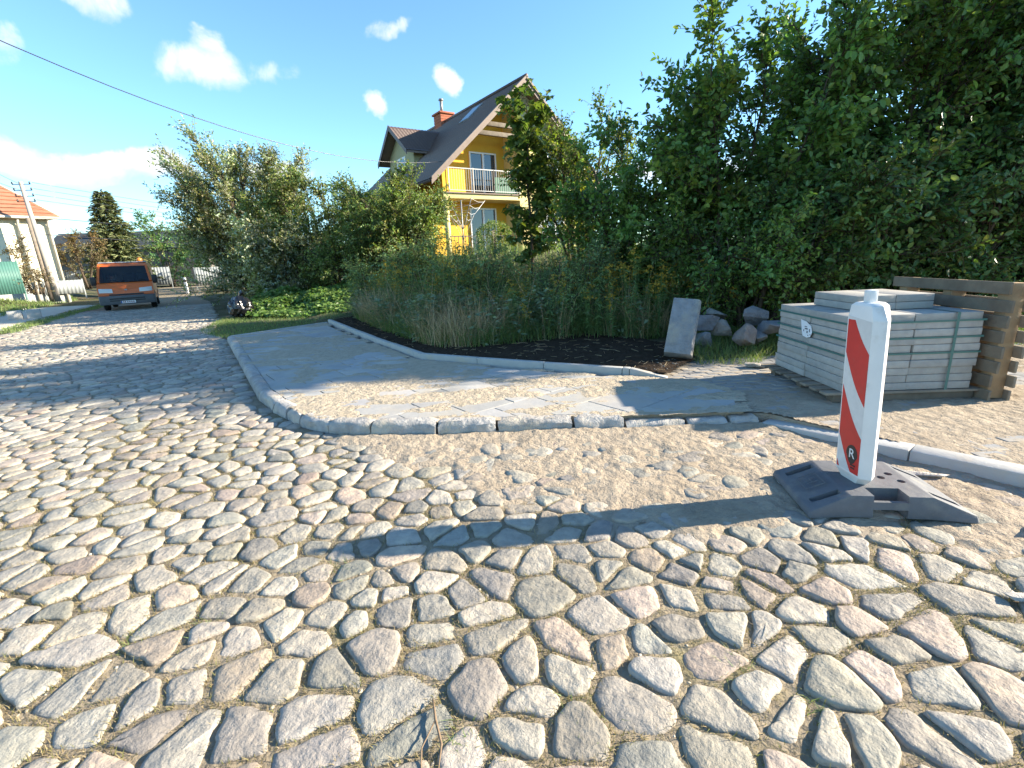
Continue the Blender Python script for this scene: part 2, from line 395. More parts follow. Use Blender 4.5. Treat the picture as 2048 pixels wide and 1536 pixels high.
def stone_mesh(s, poly, level):
    k = 1
    poly = chaikin(poly, k, .11)
    if level: poly = chaikin(poly, 1)

    P = np.array(poly); c = P.mean(0)
    if level:
        n = 30 if level == 2 else 14
        P, _ = resample(np.vstack([P, P[:1]]), np.linspace(0, 1, n + 1)[:-1] * np.hypot(*np.diff(np.vstack([P, P[:1]]), axis=0).T).sum())
    n = len(P)
    hh = random.uniform(.002, .009); top = random.uniform(-.007, .006); tx, ty = random.gauss(0, .028), random.gauss(0, .028)
    rings = [(1.0, -.06), (1.0, -.014), (.985, -.004), (.945, .001)] + ([(.78, .7 * hh), (.45, hh)] if level == 2 else [(.62, hh)]) if level else [(1.0, -.05), (.98, -.008), (.82, hh * .6)]
    sd_ = random.randrange(1000)
    V = []
    for sc, z in rings:
        q = c + (P - c) * sc
        if level and z > -.05:
            w = .010 if level == 2 else .006
            q = q + (np.stack([vnoise(P[:, 0] * 22, P[:, 1] * 22, sd_), vnoise(P[:, 0] * 22, P[:, 1] * 22, sd_ + 5)], 1) - .5) * w * 1.6
            zz = z + (fbm(q[:, 0] * 24, q[:, 1] * 24, sd_ + 9, 3) - .45) * (.013 if sc < .97 else .008)
        else: zz = np.full(n, z)
        zz = zz + top + tx * (q[:, 0] - c[0]) + ty * (q[:, 1] - c[1])
        V.append(np.column_stack([q, zz]))
    V.append(np.array([[c[0], c[1], hh * 1.02 + top + (random.uniform(-.006, .006) if level else 0)]]))
    V = np.vstack(V); F = []
    nr = len(rings)
    for r in range(nr - 1):
        for j in range(n):
            a, b = r * n + j, r * n + (j + 1) % n
            F.append((a, b, b + n)); F.append((a, b + n, a + n))
    for j in range(n): F.append(((nr - 1) * n + j, (nr - 1) * n + (j + 1) % n, nr * n))
    return V, np.array(F)
def stone_tint():
    t = PAL[random.randrange(len(PAL))] * random.uniform(.72, 1.12); t = t * .85 + t.mean() * np.array([1.08, 1.0, .88]) * .15; t = t * np.array([.945, .915, .86]); return t + np.array([random.uniform(-.007, .007) for _ in range(3)])
bulkV, bulkF, bulkT, off = [], [], [], 0
for n_, (dist, s, poly) in enumerate(stones):
    near = n_ < 300
    V, F = stone_mesh(s, poly, 2 if near else (1 if dist < 9 else 0))
    t = stone_tint()
    if near:
        o = mesh_obj('cobblestone', V, F, m_cobble, road, smooth=True, tint=np.tile(t, (len(V), 1)))
    else:
        bulkV.append(V); bulkF.append(F + off); bulkT.append(np.tile(t, (len(V), 1))); off += len(V)
o = mesh_obj('cobblestone_bed', np.vstack(bulkV), np.vstack(bulkF), m_cobble, road, smooth=True, tint=np.vstack(bulkT)); o['kind'] = 'stuff'

# ------------------------------------------------------------------ sheets of loose material
def height_sheet(name, x0, x1, y0, y1, step, zfun, keep, mat, parent=None):
    xs = np.arange(x0, x1, step); ys = np.arange(y0, y1, step); X, Y = np.meshgrid(xs, ys, indexing='ij')
    Z = zfun(X, Y); K = keep(X, Y, Z).ravel(); F = grid_faces(*X.shape); F = F[K[F].any(1)]
    used = np.unique(F); mp = np.full(X.size, -1); mp[used] = np.arange(len(used))
    V = np.stack([X, Y, Z], -1).reshape(-1, 3)[used]
    return mesh_obj(name, V, mp[F], mat, parent, smooth=True)
SAND_S = [(-1.94, 4.07), (-1.1, 3.15), (-.22, 2.5), (.52, 2.1), (1.02, 1.86), (1.85, 1.75), (2.3, 1.6), (6, .4)]
def sand_road_z(x, y):
    d = y - np.interp(x, [a for a, b in SAND_S], [b for a, b in SAND_S])
    d = d + (fbm(x * 2.2, y * 2.2, 21) - .5) * 1.1
    m = sstep(d / .55 + .1)
    m = m * sstep((x + 2.0) / .6 + .3)
    z = -.05 + m * .058 + m * (fbm(x * 5, y * 5, 31) - .47) * .03 + m * (fbm(x * 11, y * 11, 36) - .47) * .018 + (fbm(x * 26, y * 26, 41, 3) - .45) * .014 * (.4 + m)
    # hollows swept clean beside the beacon's shadow
    h = sstep(1 - (((x - .1) / 1.0) ** 2 + ((y - 2.35) / .42) ** 2)); z = z - h * .012
    kd = y - np.interp(x, [a for a, b in KERB], [b for a, b in KERB]); z = z + m * .015 * sstep((kd + .35) / .35)
    return z
kr = KERB_R
def right_of_kerb(x, y):     # True on the road side of the right-hand kerb
    return inside(ROAD, x, y)
tag(height_sheet('spilled_sand', -2.4, 5.2, .5, 4.3, .02, sand_road_z, lambda x, y, z: (z > -.04) & right_of_kerb(x, y), m_sand), 'beige building sand spilled over the cobbles in front of the kerb', 'sand', kind='stuff')

# ------------------------------------------------------------------ pavement corner: base, slabs, kerbs, edging
PZ = .10
pv = MB().prism(poly_offset_in(PAVE, .11), -.11, PZ - .012).build('pavement', m_sand)
tag(pv, kind='structure')
ang = R(38); ca, sa = math.cos(ang), math.sin(ang); S_ = .5
inner = []
PIN = poly_offset_in(PAVE, .155)
slab_n = 0
for i in range(-24, 24):
    for j in range(-8, 40):
        u0, v0 = i * S_ + (.25 if j % 2 else 0), j * S_; g = .006
        cx, cy = u0 + S_ / 2, v0 + S_ / 2; wx, wy = cx * ca - cy * sa, cx * sa + cy * ca
        if not (-7 < wx < 3 and 3 < wy < 13): continue
        poly = PIN
        for (nx, ny, c) in ((-1, 0, -(u0 + g)), (1, 0, u0 + S_ - g), (0, -1, -(v0 + g)), (0, 1, v0 + S_ - g)):
            poly = clip_half(poly, nx * ca - ny * sa, nx * sa + ny * ca, c)
            if len(poly) < 3: break
        if len(poly) < 3 or area(poly) < .006: continue
        q = []
        for p in poly:
            if not q or math.hypot(p[0] - q[-1][0], p[1] - q[-1][1]) > .004: q.append(p)
        if len(q) < 3: continue
        dz = random.uniform(-.003, .003); tx, ty = random.gauss(0, .003), random.gauss(0, .003)
        n = len(q); cx, cy = sum(p[0] for p in q) / n, sum(p[1] for p in q) / n
        V = []
        for (sc, z) in ((1, PZ - .05), (1, PZ - .004), (.985, PZ)):
            V += [(cx + (p[0] - cx) * sc, cy + (p[1] - cy) * sc, z + dz + tx * (p[0] - cx) + ty * (p[1] - cy)) for p in q]
        A = sum(q[k][0] * q[(k + 1) % n][1] - q[(k + 1) % n][0] * q[k][1] for k in range(n))
        F = [(r * n + k, r * n + (k + 1) % n, (r + 1) * n + (k + 1) % n, (r + 1) * n + k) for r in (0, 1) for k in range(n)] + [tuple(2 * n + k for k in range(n))]
        if A < 0: F = [f[::-1] for f in F]
        t = random.uniform(.9, 1.08)
        mesh_obj('paving_slab', V, F, m_slab, pv, tint=np.tile((t, t * random.uniform(.99, 1.01), t * random.uniform(.98, 1.02)), (len(V), 1))); slab_n += 1
# sand brushed over the slabs
def sand_pave_z(x, y):
    big = fbm(x * .9 + 3, y * .9, 55); streak = fbm(x * 2.3, y * 6.0, 57)
    m = sstep((big * .9 + streak * .75 - .65) / .26)
    front = sstep(1 - np.abs(y - 4.75 - .05 * x) / .55) * sstep((x + 2.6) / .6) * sstep((2.2 - x) / .7)
    m = np.maximum(m * .95, front * sstep((fbm(x * 2.4, y * 3.4, 66) - .36) / .16))
    return PZ - .006 + m * .012 + m * (fbm(x * 22, y * 22, 61, 3) - .45) * .022 + m * front * (fbm(x * 6, y * 6, 68) - .3) * .022
PIN2 = poly_offset_in(PAVE, .07)
tag(height_sheet('brushed_sand', -6.2, 2.6, 3.8, 12.3, .025, sand_pave_z, lambda x, y, z: (z > PZ - .002) & inside(PIN2, x, y), m_sand_dry), 'yellowish sand brushed across the new pavement slabs', 'sand', kind='stuff')

def rough_block(p0, p1, width, z0, z1, seed, rough=.018, nseg=10, nw=4):
    p0, p1 = Vector(p0), Vector(p1); d = (p1 - p0); L = d.length; d.normalize(); nrm = Vector((d.y, -d.x))   # outward = road side
    xs = np.linspace(0, 1, nseg); prof = [(0, z0), (0, z0 + (z1 - z0) * .55), (.012, z1 - .03), (.04, z1 - .004), (width * .5, z1), (width - .02, z1 - .003), (width, z1 - .02), (width, z0)]
    V = []
    for i, t in enumerate(xs):
        endf = 1 if i in (0, nseg - 1) else 0
        for k, (w, z) in enumerate(prof):
            a = t * L; nz = fbm(a * 9 + seed * 3.1, z * 14 + k * 1.7 + seed, seed, 3) - .47; n2 = fbm(a * 7 + seed, k * 2.3, seed + 7, 3) - .47
            ww = w + nz * rough * 3 * (1 if k < 4 else .4); zz = z + (n2 * rough * 1.8 if 1 <= k <= 6 else 0) - (.012 * endf if 2 <= k <= 6 else 0)
            a2 = a + (-.006 if i == 0 else .006 if i == nseg - 1 else 0) * (-1) + endf * n2 * rough * 1.2
            q = p0 + d * float(a2) + nrm * (-float(ww)); V.append((q.x, q.y, float(zz)))
    m = len(prof); F = [(i * m + k, (i + 1) * m + k, (i + 1) * m + k + 1, i * m + k + 1) for i in range(nseg - 1) for k in range(m - 1)]
    F += [tuple(range(m)), tuple((nseg - 1) * m + k for k in reversed(range(m)))]
    return V, F
kp, klen = resample(KERB, .02)
s = 0.0; idx = 0
smooth_until = 5.95
while s < klen - .12:
    L = 1.0 if s < smooth_until - .5 else random.choice((.36, .44, .52, .6, .66, .4))
    if klen - s - L < .2: L = klen - s
    a, _ = resample(KERB, [s + .006]); b, _ = resample(KERB, [min(klen, s + L) - .006])
    smooth = s < smooth_until - .5
    z1 = .112 + (0 if smooth else random.uniform(-.012, .014))
    if s + L > klen - .8: z1 -= .035
    V, F = rough_block(a[0], b[0], .155, -.1, z1, idx + 3, .004 if smooth else .017, 12 if not smooth else 6)
    t = random.uniform(.9, 1.15); col = (t, t * .99, t * .97)
    o = mesh_obj('kerb_stone', V, F, m_kerb, pv, smooth=True, tint=np.tile(col, (len(V), 1)))
    bm = bmesh.new(); bm.from_mesh(o.data); bmesh.ops.recalc_face_normals(bm, faces=bm.faces); bm.to_mesh(o.data); bm.free(); o.data.set_sharp_from_angle(angle=R(50))
    s += L; idx += 1
# back edging strips
FAR = [(-6.05, 10.35), (-4.62, 12.2)]
def strip(path, length, w, z0, z1, name, mat, parent, out=1):
    _, L = resample(path, .1); s = 0
    while s < L - .03:
        l = min(length, L - s)
        a, _ = resample(path, [s + .003]); b, _ = resample(path, [s + l - .003]); a = Vector(a[0]); b = Vector(b[0]); d = (b - a).normalized(); n = Vector((-d.y, d.x)) * out * w
        q = [a, b, b + n, a + n]; dz = random.uniform(-.004, .004)
        mb = MB().prism([(p.x, p.y) for p in q], z0, z1 + dz); mb.build(name, mat, parent, bevel=.008)
        s += l
strip(EDGE[:3], 1.0, .08, -.05, .175, 'edging_strip', m_conc, pv)
strip(EDGE[2:], 1.0, .08, -.05, .175, 'edging_strip', m_conc, pv)
strip(FAR, 1.0, .08, -.05, .115, 'edging_strip', m_conc, pv)
e0, e1 = Vector((1.362, 5.317)), Vector((1.72, 5.11)); dd = (e1 - e0).normalized(); nn = Vector((-dd.y, dd.x)) * .08
MB().add([(e0.x, e0.y, -.05), (e1.x, e1.y, -.05), (e1.x + nn.x, e1.y + nn.y, -.05), (e0.x + nn.x, e0.y + nn.y, -.05), (e0.x, e0.y, .175), (e1.x, e1.y, .1), (e1.x + nn.x, e1.y + nn.y, .1), (e0.x + nn.x, e0.y + nn.y, .175)],
         [(0, 3, 2, 1), (4, 5, 6, 7), (0, 1, 5, 4), (1, 2, 6, 5), (2, 3, 7, 6), (3, 0, 4, 7)]).build('edging_strip', m_conc, pv, bevel=.006)

# brick-paved crossing under the pallet, with its own dropped kerb
YARD = [(1.93, 3.93)] + [(x + .11, y + .085) for x, y in KERB_R] + [(9, -1.2), (9, 6.2), (2.2, 6.0), (1.5, 5.35), (1.7, 5.12), (1.85, 4.95), (2.1, 4.4)]
yard = MB().prism(YARD, -.11, .068).build('brick_crossing', m_sand); tag(yard, kind='structure')
bn = 0; bulk = []
for j in range(-20, 80):
    for i in range(-10, 60):
        x = 1.4 + (i + .5 * (j % 2)) * .205; y = 2.0 + j * .105
        x, y = 3 + (x - 3) * math.cos(.05) - (y - 4) * math.sin(.05), 4 + (x - 3) * math.sin(.05) + (y - 4) * math.cos(.05)
        if y < 1.2 or x > 7.2 or not inside(poly_offset_in(YARD, .1) if False else YARD, [x], [y])[0]: continue
        dk = min(math.hypot(x - a, y - b) for a, b in resample(KERB_R, .1)[0])
        if dk < .26: continue
        bulk.append((x, y))
bulk.sort(key=lambda p: -(1.0 if (p[0] < 1.35 * p[1]) else 0) * 100 + math.hypot(*p))
bmv = MB(); bmv.box((-.1, -.05, -.05), (.1, .05, 0)); base_brick = None
rest = MB()
for k, (x, y) in enumerate(bulk):
    z = .075 + random.uniform(-.004, .004)
    if k < 300:
        if base_brick is None:
            o = bmv.build('brick', m_brick, yard, bevel=.006, seg=1); base_brick = o
        else:
            o = base_brick.copy(); link(o, yard)
        o.location = (x, y, z); o.rotation_euler = (random.gauss(0, .008), random.gauss(0, .008), .05 + random.gauss(0, .01))
    else: rest.box((x - .1, y - .05, z - .05), (x + .1, y + .05, z))
if rest.v:
    o = rest.build('brick_field', m_brick, yard); o['kind'] = 'stuff'
def sand_yard_z(x, y):
    m = sstep((fbm(x * 1.3, y * 1.3, 77) * 1.0 + fbm(x * 3, y * 7, 78) * .5 - .52) / .2)
    wet = sstep((4.4 - y) / .6)
    m = np.maximum(m * sstep((y - 3.6 - (5.2 - y) * 0) / .3 + .6), wet * .9)
    m = m * (1 - .75 * sstep((y - 4.3) / .4) * sstep((3.4 - x) / .5))
    return .066 + m * .016 + m * (fbm(x * 18, y * 18, 71, 3) - .45) * .02 + m * (fbm(x * 4, y * 4, 72) - .4) * .02
tag(height_sheet('yard_sand', 1.7, 7.5, .6, 6.0, .025, sand_yard_z, lambda x, y, z: (z > .070) & inside(poly_offset_in(YARD, .012), x, y), m_sand), 'loose sand lying on the brick paving around the pallet', 'sand', kind='stuff')
# dropped concrete kerb of the crossing
_, LR = resample(KERB_R, .1); s = 0
while s < LR - .05:
    l = min(1.0, LR - s); a = Vector(resample(KERB_R, [s + .003])[0][0]); b = Vector(resample(KERB_R, [s + l - .003])[0][0]); d = (b - a).normalized(); n = Vector((-d.y, d.x)) * .16
    za = .025 + .065 * float(sstep((s) / 1.3)); zb = .025 + .065 * float(sstep((s + l) / 1.3))
    MB().add([(a.x, a.y, -.1), (b.x, b.y, -.1), (b.x + n.x, b.y + n.y, -.1), (a.x + n.x, a.y + n.y, -.1), (a.x, a.y, za), (b.x, b.y, zb), (b.x + n.x, b.y + n.y, zb + .004), (a.x + n.x, a.y + n.y, za + .004)],
             [(0, 3, 2, 1), (4, 5, 6, 7), (0, 1, 5, 4), (1, 2, 6, 5), (2, 3, 7, 6), (3, 0, 4, 7)]).build('kerb_block', m_conc, yard, bevel=.012)
    s += l
# topsoil bed behind the edging
def soil_z(x, y):
    d = y - yE(x)
    return .135 + .05 * sstep(d / .8) + .06 * sstep((d - 1) / 2) + (fbm(x * 9, y * 9, 81) - .5) * .06 + (fbm(x * 30, y * 30, 82, 2) - .4) * .025
SOIL = [(-4.5, 12.35), (-2.5, 8.95), (-1.24, 6.95), (-.2, 6.32), (.66, 5.82), (1.4, 5.42), (1.75, 5.2), (2.35, 5.95), (2.5, 6.6), (1.5, 7.6), (-.2, 8.3), (-2, 10.5), (-3.8, 13)]
tag(height_sheet('soil_bed', -4.7, 2.7, 5.0, 13.1, .04, soil_z, lambda x, y, z: inside(SOIL, x, y), m_soil), kind='structure')

# ------------------------------------------------------------------ vegetation builders
def unit(v): return v / np.maximum(np.linalg.norm(v, axis=-1, keepdims=True), 1e-9)
def leaf_arrays(pos, dirn, nrm, L, ratio=.5, fold=.25, droop=.15, shape='oval'):
    n = len(pos); d = unit(dirn); s = unit(np.cross(d, nrm)); u = np.cross(s, d); L = np.asarray(L).reshape(-1, 1); W = L * ratio / 2
    if shape == 'simple':
        m_ = pos + d * L * .5 + u * W * fold; V = np.stack([pos, m_ + s * W * 1.15, pos + d * L - u * L * droop, m_ - s * W * 1.15], 1).reshape(-1, 3); o = np.arange(n)[:, None] * 4
        return V, np.concatenate([o + np.array([[0, 2, 1]]), o + np.array([[0, 3, 2]])], 0)
    base = pos; tip = pos + d * L - u * L * droop
    a, b = (.28, .68) if shape == 'oval' else (.2, .5)
    wa, wb = (.85, .8) if shape == 'oval' else (1.0, .7)
    l1 = pos + d * L * a + s * W * wa + u * W * fold; l2 = pos + d * L * b + s * W * wb + u * (W * fold - L * droop * .45)
    r1 = pos + d * L * a - s * W * wa + u * W * fold; r2 = pos + d * L * b - s * W * wb + u * (W * fold - L * droop * .45)
    V = np.stack([base, l1, l2, tip, r2, r1], 1).reshape(-1, 3)
    o = np.arange(n)[:, None] * 6
    F = np.concatenate([o + np.array([[0, 3, 2, 1]]), o + np.array([[0, 5, 4, 3]])], 0)
    return V, F
def blade_arrays(pos, lean, H, W, curve, seg=3):
    """tapered grass blades; lean = horizontal unit vectors"""
    n = len(pos); H = H.reshape(-1, 1); W = W.reshape(-1, 1); curve = curve.reshape(-1, 1)
    side = np.stack([-lean[:, 1], lean[:, 0], np.zeros(n)], 1); side = unit(side + rng.normal(0, .5, (n, 3)) * [1, 1, 0]); up = np.array([[0, 0, 1.0]]); L3 = np.column_stack([lean, np.zeros(n)])
    lev = []
    for k in range(seg):
        t = k / seg; c = pos + up * H * (t - .35 * curve * t * t) + L3 * H * curve * t * t; w = W * (1 - .75 * t)
        lev += [c - side * w / 2, c + side * w / 2]
    lev.append(pos + up * H * (1 - .35 * curve) + L3 * H * curve)
    V = np.stack(lev, 1).reshape(-1, 3); m = 2 * seg + 1; o = np.arange(n)[:, None] * m
    Fq = [o + np.array([[2 * k, 2 * k + 1, 2 * k + 3, 2 * k + 2]]) for k in range(seg - 1)]
    Ft = o + np.array([[2 * seg - 2, 2 * seg - 1, 2 * seg]])
    Ft = np.concatenate([Ft] + [np.concatenate([q[:, [0, 1, 2]], q[:, [0, 2, 3]]], 0) for q in Fq], 0)
    return V, Ft
def twig_arrays(p0, p1, r0, r1):
    d = unit(p1 - p0); a = unit(np.cross(d, np.array([[.31, .52, .79]]))); b = np.cross(d, a); V = []
    for p, r in ((p0, r0), (p1, r1)):
        r = np.broadcast_to(np.asarray(r, float).reshape(-1, 1), (len(p0), 1))
        for k in range(3): V.append(p + (a * math.cos(2.0944 * k) + b * math.sin(2.0944 * k)) * r)
    V = np.stack(V, 1).reshape(-1, 3); o = np.arange(len(p0))[:, None] * 6
    F = np.concatenate([o + np.array([[k, (k + 1) % 3, 3 + (k + 1) % 3, 3 + k]]) for k in range(3)], 0)
    return V, F
class Geo:
    def __init__(s): s.V = []; s.F = []; s.n = 0
    def add(s, V, F):
        F = np.asarray(F)
        if F.shape[1] == 4: F = np.concatenate([F[:, [0, 1, 2]], F[:, [0, 2, 3]]], 0)
        s.V.append(V); s.F.append(F + s.n); s.n += len(V); return s
    def build(s, name, mat, parent=None, smooth=False): return mesh_obj(name, np.vstack(s.V), np.vstack(s.F), mat, parent, smooth)

def grow(base, H, Rr, nst, nsec, ntw, nlv, leaf, ratio, bark, lm, name, label, cat, group=None, lean=(0, 0), low=.12, spread=.75, tw=(.25, .6), wind=(0, 0, 0), droop=.15, up=.35, fold=.25, stemr=.05, drop=(0, 0), shape='oval', ybias=1.0, jit=1.0, seclen=(.3, .45), flat=.6):
    base = np.array(base, float)
    root = empty(name, tuple(base)); tag(root, label, cat, group)
    tb = MB(); stems = []
    for i in range(nst):
        az = 2 * math.pi * (i + rng.uniform(-.3, .3)) / nst; rr = Rr * spread * math.sqrt(rng.uniform(.08, 1)); hh = H * rng.uniform(.72, 1.0) * (1 - .25 * (rr / Rr) ** 2)
        tgt = np.array([lean[0] + math.cos(az) * rr, lean[1] + math.sin(az) * rr * ybias, hh]); st = np.array([math.cos(az), math.sin(az), 0]) * min(.25, .08 * nst ** .5)
        ctrl = st + (tgt - st) * [.33, .33, .5] + rng.normal(0, .12, 3)
        t = np.linspace(0, 1, 8)[:, None]; P = (1 - t) ** 2 * st + 2 * t * (1 - t) * ctrl + t * t * tgt + rng.normal(0, .03 * jit, (8, 3)) * t
        P[0, 2] = -.1; stems.append(P); tb.tube([tuple(p) for p in P], list(np.linspace(stemr * rng.uniform(.7, 1.1), .008, 8)), 6)
    S = np.array(stems)
    si = rng.integers(0, nst, nsec); tt = low + (1 - low) * rng.uniform(0, 1, nsec) ** .85
    def at_curve(S, si, tt):
        m = S.shape[1] - 1; k = np.minimum((tt * m).astype(int), m - 1); f = (tt * m - k)[:, None]
        return S[si, k] * (1 - f) + S[si, k + 1] * f, unit(S[si, k + 1] - S[si, k])
    p, sdir = at_curve(S, si, tt)
    ctr = np.array([lean[0] * .6, lean[1] * .6, 0]); rad = p - ctr; rad[:, 2] *= .2; rad = unit(rad + rng.normal(0, .45, (nsec, 3)))
    d2 = unit(rad * 1.0 + sdir * .45 + np.array([[0, 0, up]]) * tt[:, None] + np.array(wind) + rng.normal(0, .25, (nsec, 3)))
    l2 = Rr * rng.uniform(seclen[0], seclen[0] + seclen[1], nsec) * (1.15 - .55 * tt)
    t5 = np.linspace(0, 1, 5)[None, :, None]
    SEC = p[:, None] + d2[:, None] * l2[:, None, None] * t5 + np.array([0, 0, -1.0]) * (l2[:, None, None] * droop * t5 * t5) + rng.normal(0, .025 * jit, (nsec, 5, 3)) * t5
    bg_ = Geo()
    for k in range(4): bg_.add(*twig_arrays(SEC[:, k], SEC[:, k + 1], .013 * (1 - k * .2) * stemr / .05, .013 * (.8 - k * .2) * stemr / .05))
    ti = rng.integers(0, nsec, ntw); t2 = .15 + .85 * rng.uniform(0, 1, ntw) ** .8
    q, qd = at_curve(SEC, ti, t2)
    td = unit(qd * .7 + rng.normal(0, .55, (ntw, 3)) + np.array([0, 0, .18]) + np.array(wind) * .8); tl = rng.uniform(tw[0], tw[1], ntw)
    qe = q + td * tl[:, None] - np.array([0, 0, 1.0]) * (tl * droop * .6)[:, None]
    bg_.add(*twig_arrays(q, qe, .005 * stemr / .05 + .001, .002))
    li = np.repeat(np.arange(ntw), nlv); lt = np.tile(np.linspace(.12, 1.0, nlv), ntw) + rng.uniform(-.05, .05, ntw * nlv)
    lp = q[li] + (qe - q)[li] * lt[:, None]; nL = len(lp)
    side = np.where(np.tile(np.arange(nlv) % 2, ntw)[:, None] == 0, 1.0, -1.0)
    sd_ = unit(np.cross(td[li], rng.normal(0, 1, (nL, 3))))
    ld = unit(td[li] * .6 + sd_ * side * .8 + np.array([0, 0, -droop]) + np.array(wind) + rng.normal(0, .2, (nL, 3)))
    nr = unit(np.array([0, 0, 1.0]) * flat + rng.normal(0, .55, (nL, 3)))
    keep = lp[:, 2] > .03
    if base[1] > 12 or name in ('dark_tree', 'edge_shrub', 'bramble_shrub'): shape = 'simple'
    V, F = leaf_arrays(lp[keep], ld[keep], nr[keep], leaf * rng.uniform(.55, 1.25, keep.sum()), ratio, fold, .2, shape)
    tb.build('trunk', bark, root, smooth=True)
    br = bg_.build('branches', bark, root); br['kind'] = 'stuff'
    ct = rng.uniform(.62, 1.35, nsec)[ti] * rng.uniform(.85, 1.15, ntw); wt = rng.normal(0, .09, nsec)[ti]
    ct = ct[li][keep]; wt = wt[li][keep]; T3 = np.repeat(np.stack([ct * (1 + wt), ct, ct * (1 - wt)], 1), 4 if shape == 'simple' else 6, 0)
    G = Geo().add(V, F); mesh_obj('crown', np.vstack(G.V), np.vstack(G.F), lm, root, False, T3)
    return root

lf_hazel = leaf_mat('leaf_mid_green', [(0.091, 0.17, 0.04), (0.121, 0.216, 0.051), (0.151, 0.251, 0.061), (0.101, 0.194, 0.055), (0.201, 0.273, 0.064), (0.131, 0.227, 0.074)], .45, .42)
lf_dark = leaf_mat('leaf_dark_green', [(0.073, 0.151, 0.048), (0.101, 0.196, 0.059), (0.124, 0.222, 0.065), (0.09, 0.183, 0.071), (0.169, 0.222, 0.065)], .35, .4)
lf_yel = leaf_mat('leaf_yellow_green', [(0.118, 0.175, 0.031), (0.168, 0.219, 0.035), (0.252, 0.263, 0.042), (0.101, 0.158, 0.035)], .42, .45)
lf_willow = leaf_mat('leaf_silver_willow', [(0.215, 0.268, 0.1), (0.278, 0.321, 0.128), (0.182, 0.235, 0.079), (0.321, 0.343, 0.158)], .35, .45, back=(.36, .38, .26))
lf_shrub = leaf_mat('leaf_hedge_green', [(0.131, 0.198, 0.047), (0.174, 0.246, 0.064), (0.104, 0.17, 0.047), (0.209, 0.255, 0.072), (0.227, 0.235, 0.079)], .35, .45)
lf_maple = leaf_mat('leaf_maple', [(0.075, 0.125, 0.031), (0.1, 0.156, 0.037), (0.125, 0.175, 0.037), (0.163, 0.188, 0.037)], .4, .4)
lf_brown = leaf_mat('leaf_autumn_brown', [(0.17, 0.12, 0.06), (0.13, 0.11, 0.05), (0.2, 0.14, 0.07), (0.11, 0.11, 0.045)], .3, .55)
lf_ivy = leaf_mat('leaf_ground_ivy', [(0.096, 0.18, 0.036), (0.12, 0.216, 0.048), (0.078, 0.144, 0.036), (0.156, 0.228, 0.06)], .4, .45)
lf_spruce = leaf_mat('spruce_needles', [(0.108, 0.14, 0.059), (0.14, 0.173, 0.069), (0.184, 0.184, 0.069), (0.097, 0.13, 0.064)], .1, .6)
lf_gold = leaf_mat('goldenrod_leaf', [(0.122, 0.216, 0.07), (0.159, 0.253, 0.087), (0.194, 0.278, 0.093)], .35, .5)
lf_flower = leaf_mat('goldenrod_flower', [(0.39, 0.26, 0.033), (0.468, 0.325, 0.039), (0.286, 0.208, 0.039)], .3, .7)
lf_dry = leaf_mat('dry_grass', [(0.517, 0.406, 0.25), (0.414, 0.31, 0.181), (0.605, 0.483, 0.31), (0.345, 0.26, 0.154), (0.448, 0.294, 0.199)], .25, .8, .2)
lf_grass = leaf_mat('green_grass', [(0.125, 0.196, 0.052), (0.161, 0.242, 0.068), (0.197, 0.261, 0.086), (0.25, 0.279, 0.103), (0.108, 0.167, 0.077)], .35, .55)
lf_weed = leaf_mat('grey_green_weed', [(0.175, 0.233, 0.126), (0.214, 0.274, 0.156), (0.145, 0.203, 0.116)], .3, .6)
lf_joint = leaf_mat('joint_moss', [(0.3, 0.235, 0.135), (0.24, 0.19, 0.1), (0.2, 0.18, 0.075), (0.16, 0.17, 0.055), (0.34, 0.27, 0.17)], .25, .8, .15)

lf_weed_b = leaf_mat('weed_leaf', [(0.161, 0.244, 0.089), (0.198, 0.281, 0.098), (0.144, 0.215, 0.089), (0.251, 0.3, 0.108)], .35, .55)
# shrubs and trees
g_ = lambda x, y: float(ground_z(x, y))
E_ = 'shrubs along the right side of the plot'
grow((4.0, 8.7, g_(4.0, 8.7)), 4.5, 2.35, 13, 200, 2900, 10, .105, .62, m_bark, lf_hazel, 'plum_shrub', 'tall plum shrub with arching twigs against the sky, above the rock pile', 'shrub', E_, lean=(.35, -.1), seclen=(.28, .42))
grow((6.9, 9.0, g_(6.9, 9.0)), 6.0, 2.9, 12, 210, 3600, 10, .10, .6, m_bark, lf_hazel, 'plum_tree', 'high leafy plum tree rising out of the frame above the slab stack', 'tree', E_, lean=(-.3, -.1), stemr=.08)
grow((8.6, 8.5, g_(8.6, 8.5)), 5.8, 2.5, 12, 190, 3400, 10, .095, .6, m_bark, lf_dark, 'cherry_shrub', 'dark broad shrub at the right edge behind the upright pallet', 'shrub', E_, stemr=.06)
grow((10.5, 9.5, g_(10.5, 9.5)), 7.0, 3.2, 9, 160, 3200, 10, .11, .5, m_bark, lf_dark, 'dark_tree', 'tall dark tree in the top right corner with sky gaps', 'tree', E_, lean=(-.6, 0), stemr=.14, low=.25)
grow((5.3, 7.8, g_(5.3, 7.8)), 2.6, 1.75, 12, 125, 1800, 10, .092, .6, m_bark, lf_dark, 'low_shrub', 'low dense shrub directly behind the rocks and slab stack', 'shrub', E_, low=.05)
grow((2.6, 9.8, g_(2.6, 9.8)), 3.0, 1.75, 12, 125, 1800, 10, .092, .62, m_bark, lf_hazel, 'broadleaf_bush', 'rounded broadleaf bush between the maple and the plum shrub', 'shrub', E_, low=.05)
grow((1.95, 12.9, g_(1.95, 12.9)), 3.7, 1.6, 11, 120, 1700, 10, .075, .6, m_bark, lf_yel, 'yellowing_bush', 'yellow tipped bush showing behind the shrubs right of the house', 'shrub', E_)
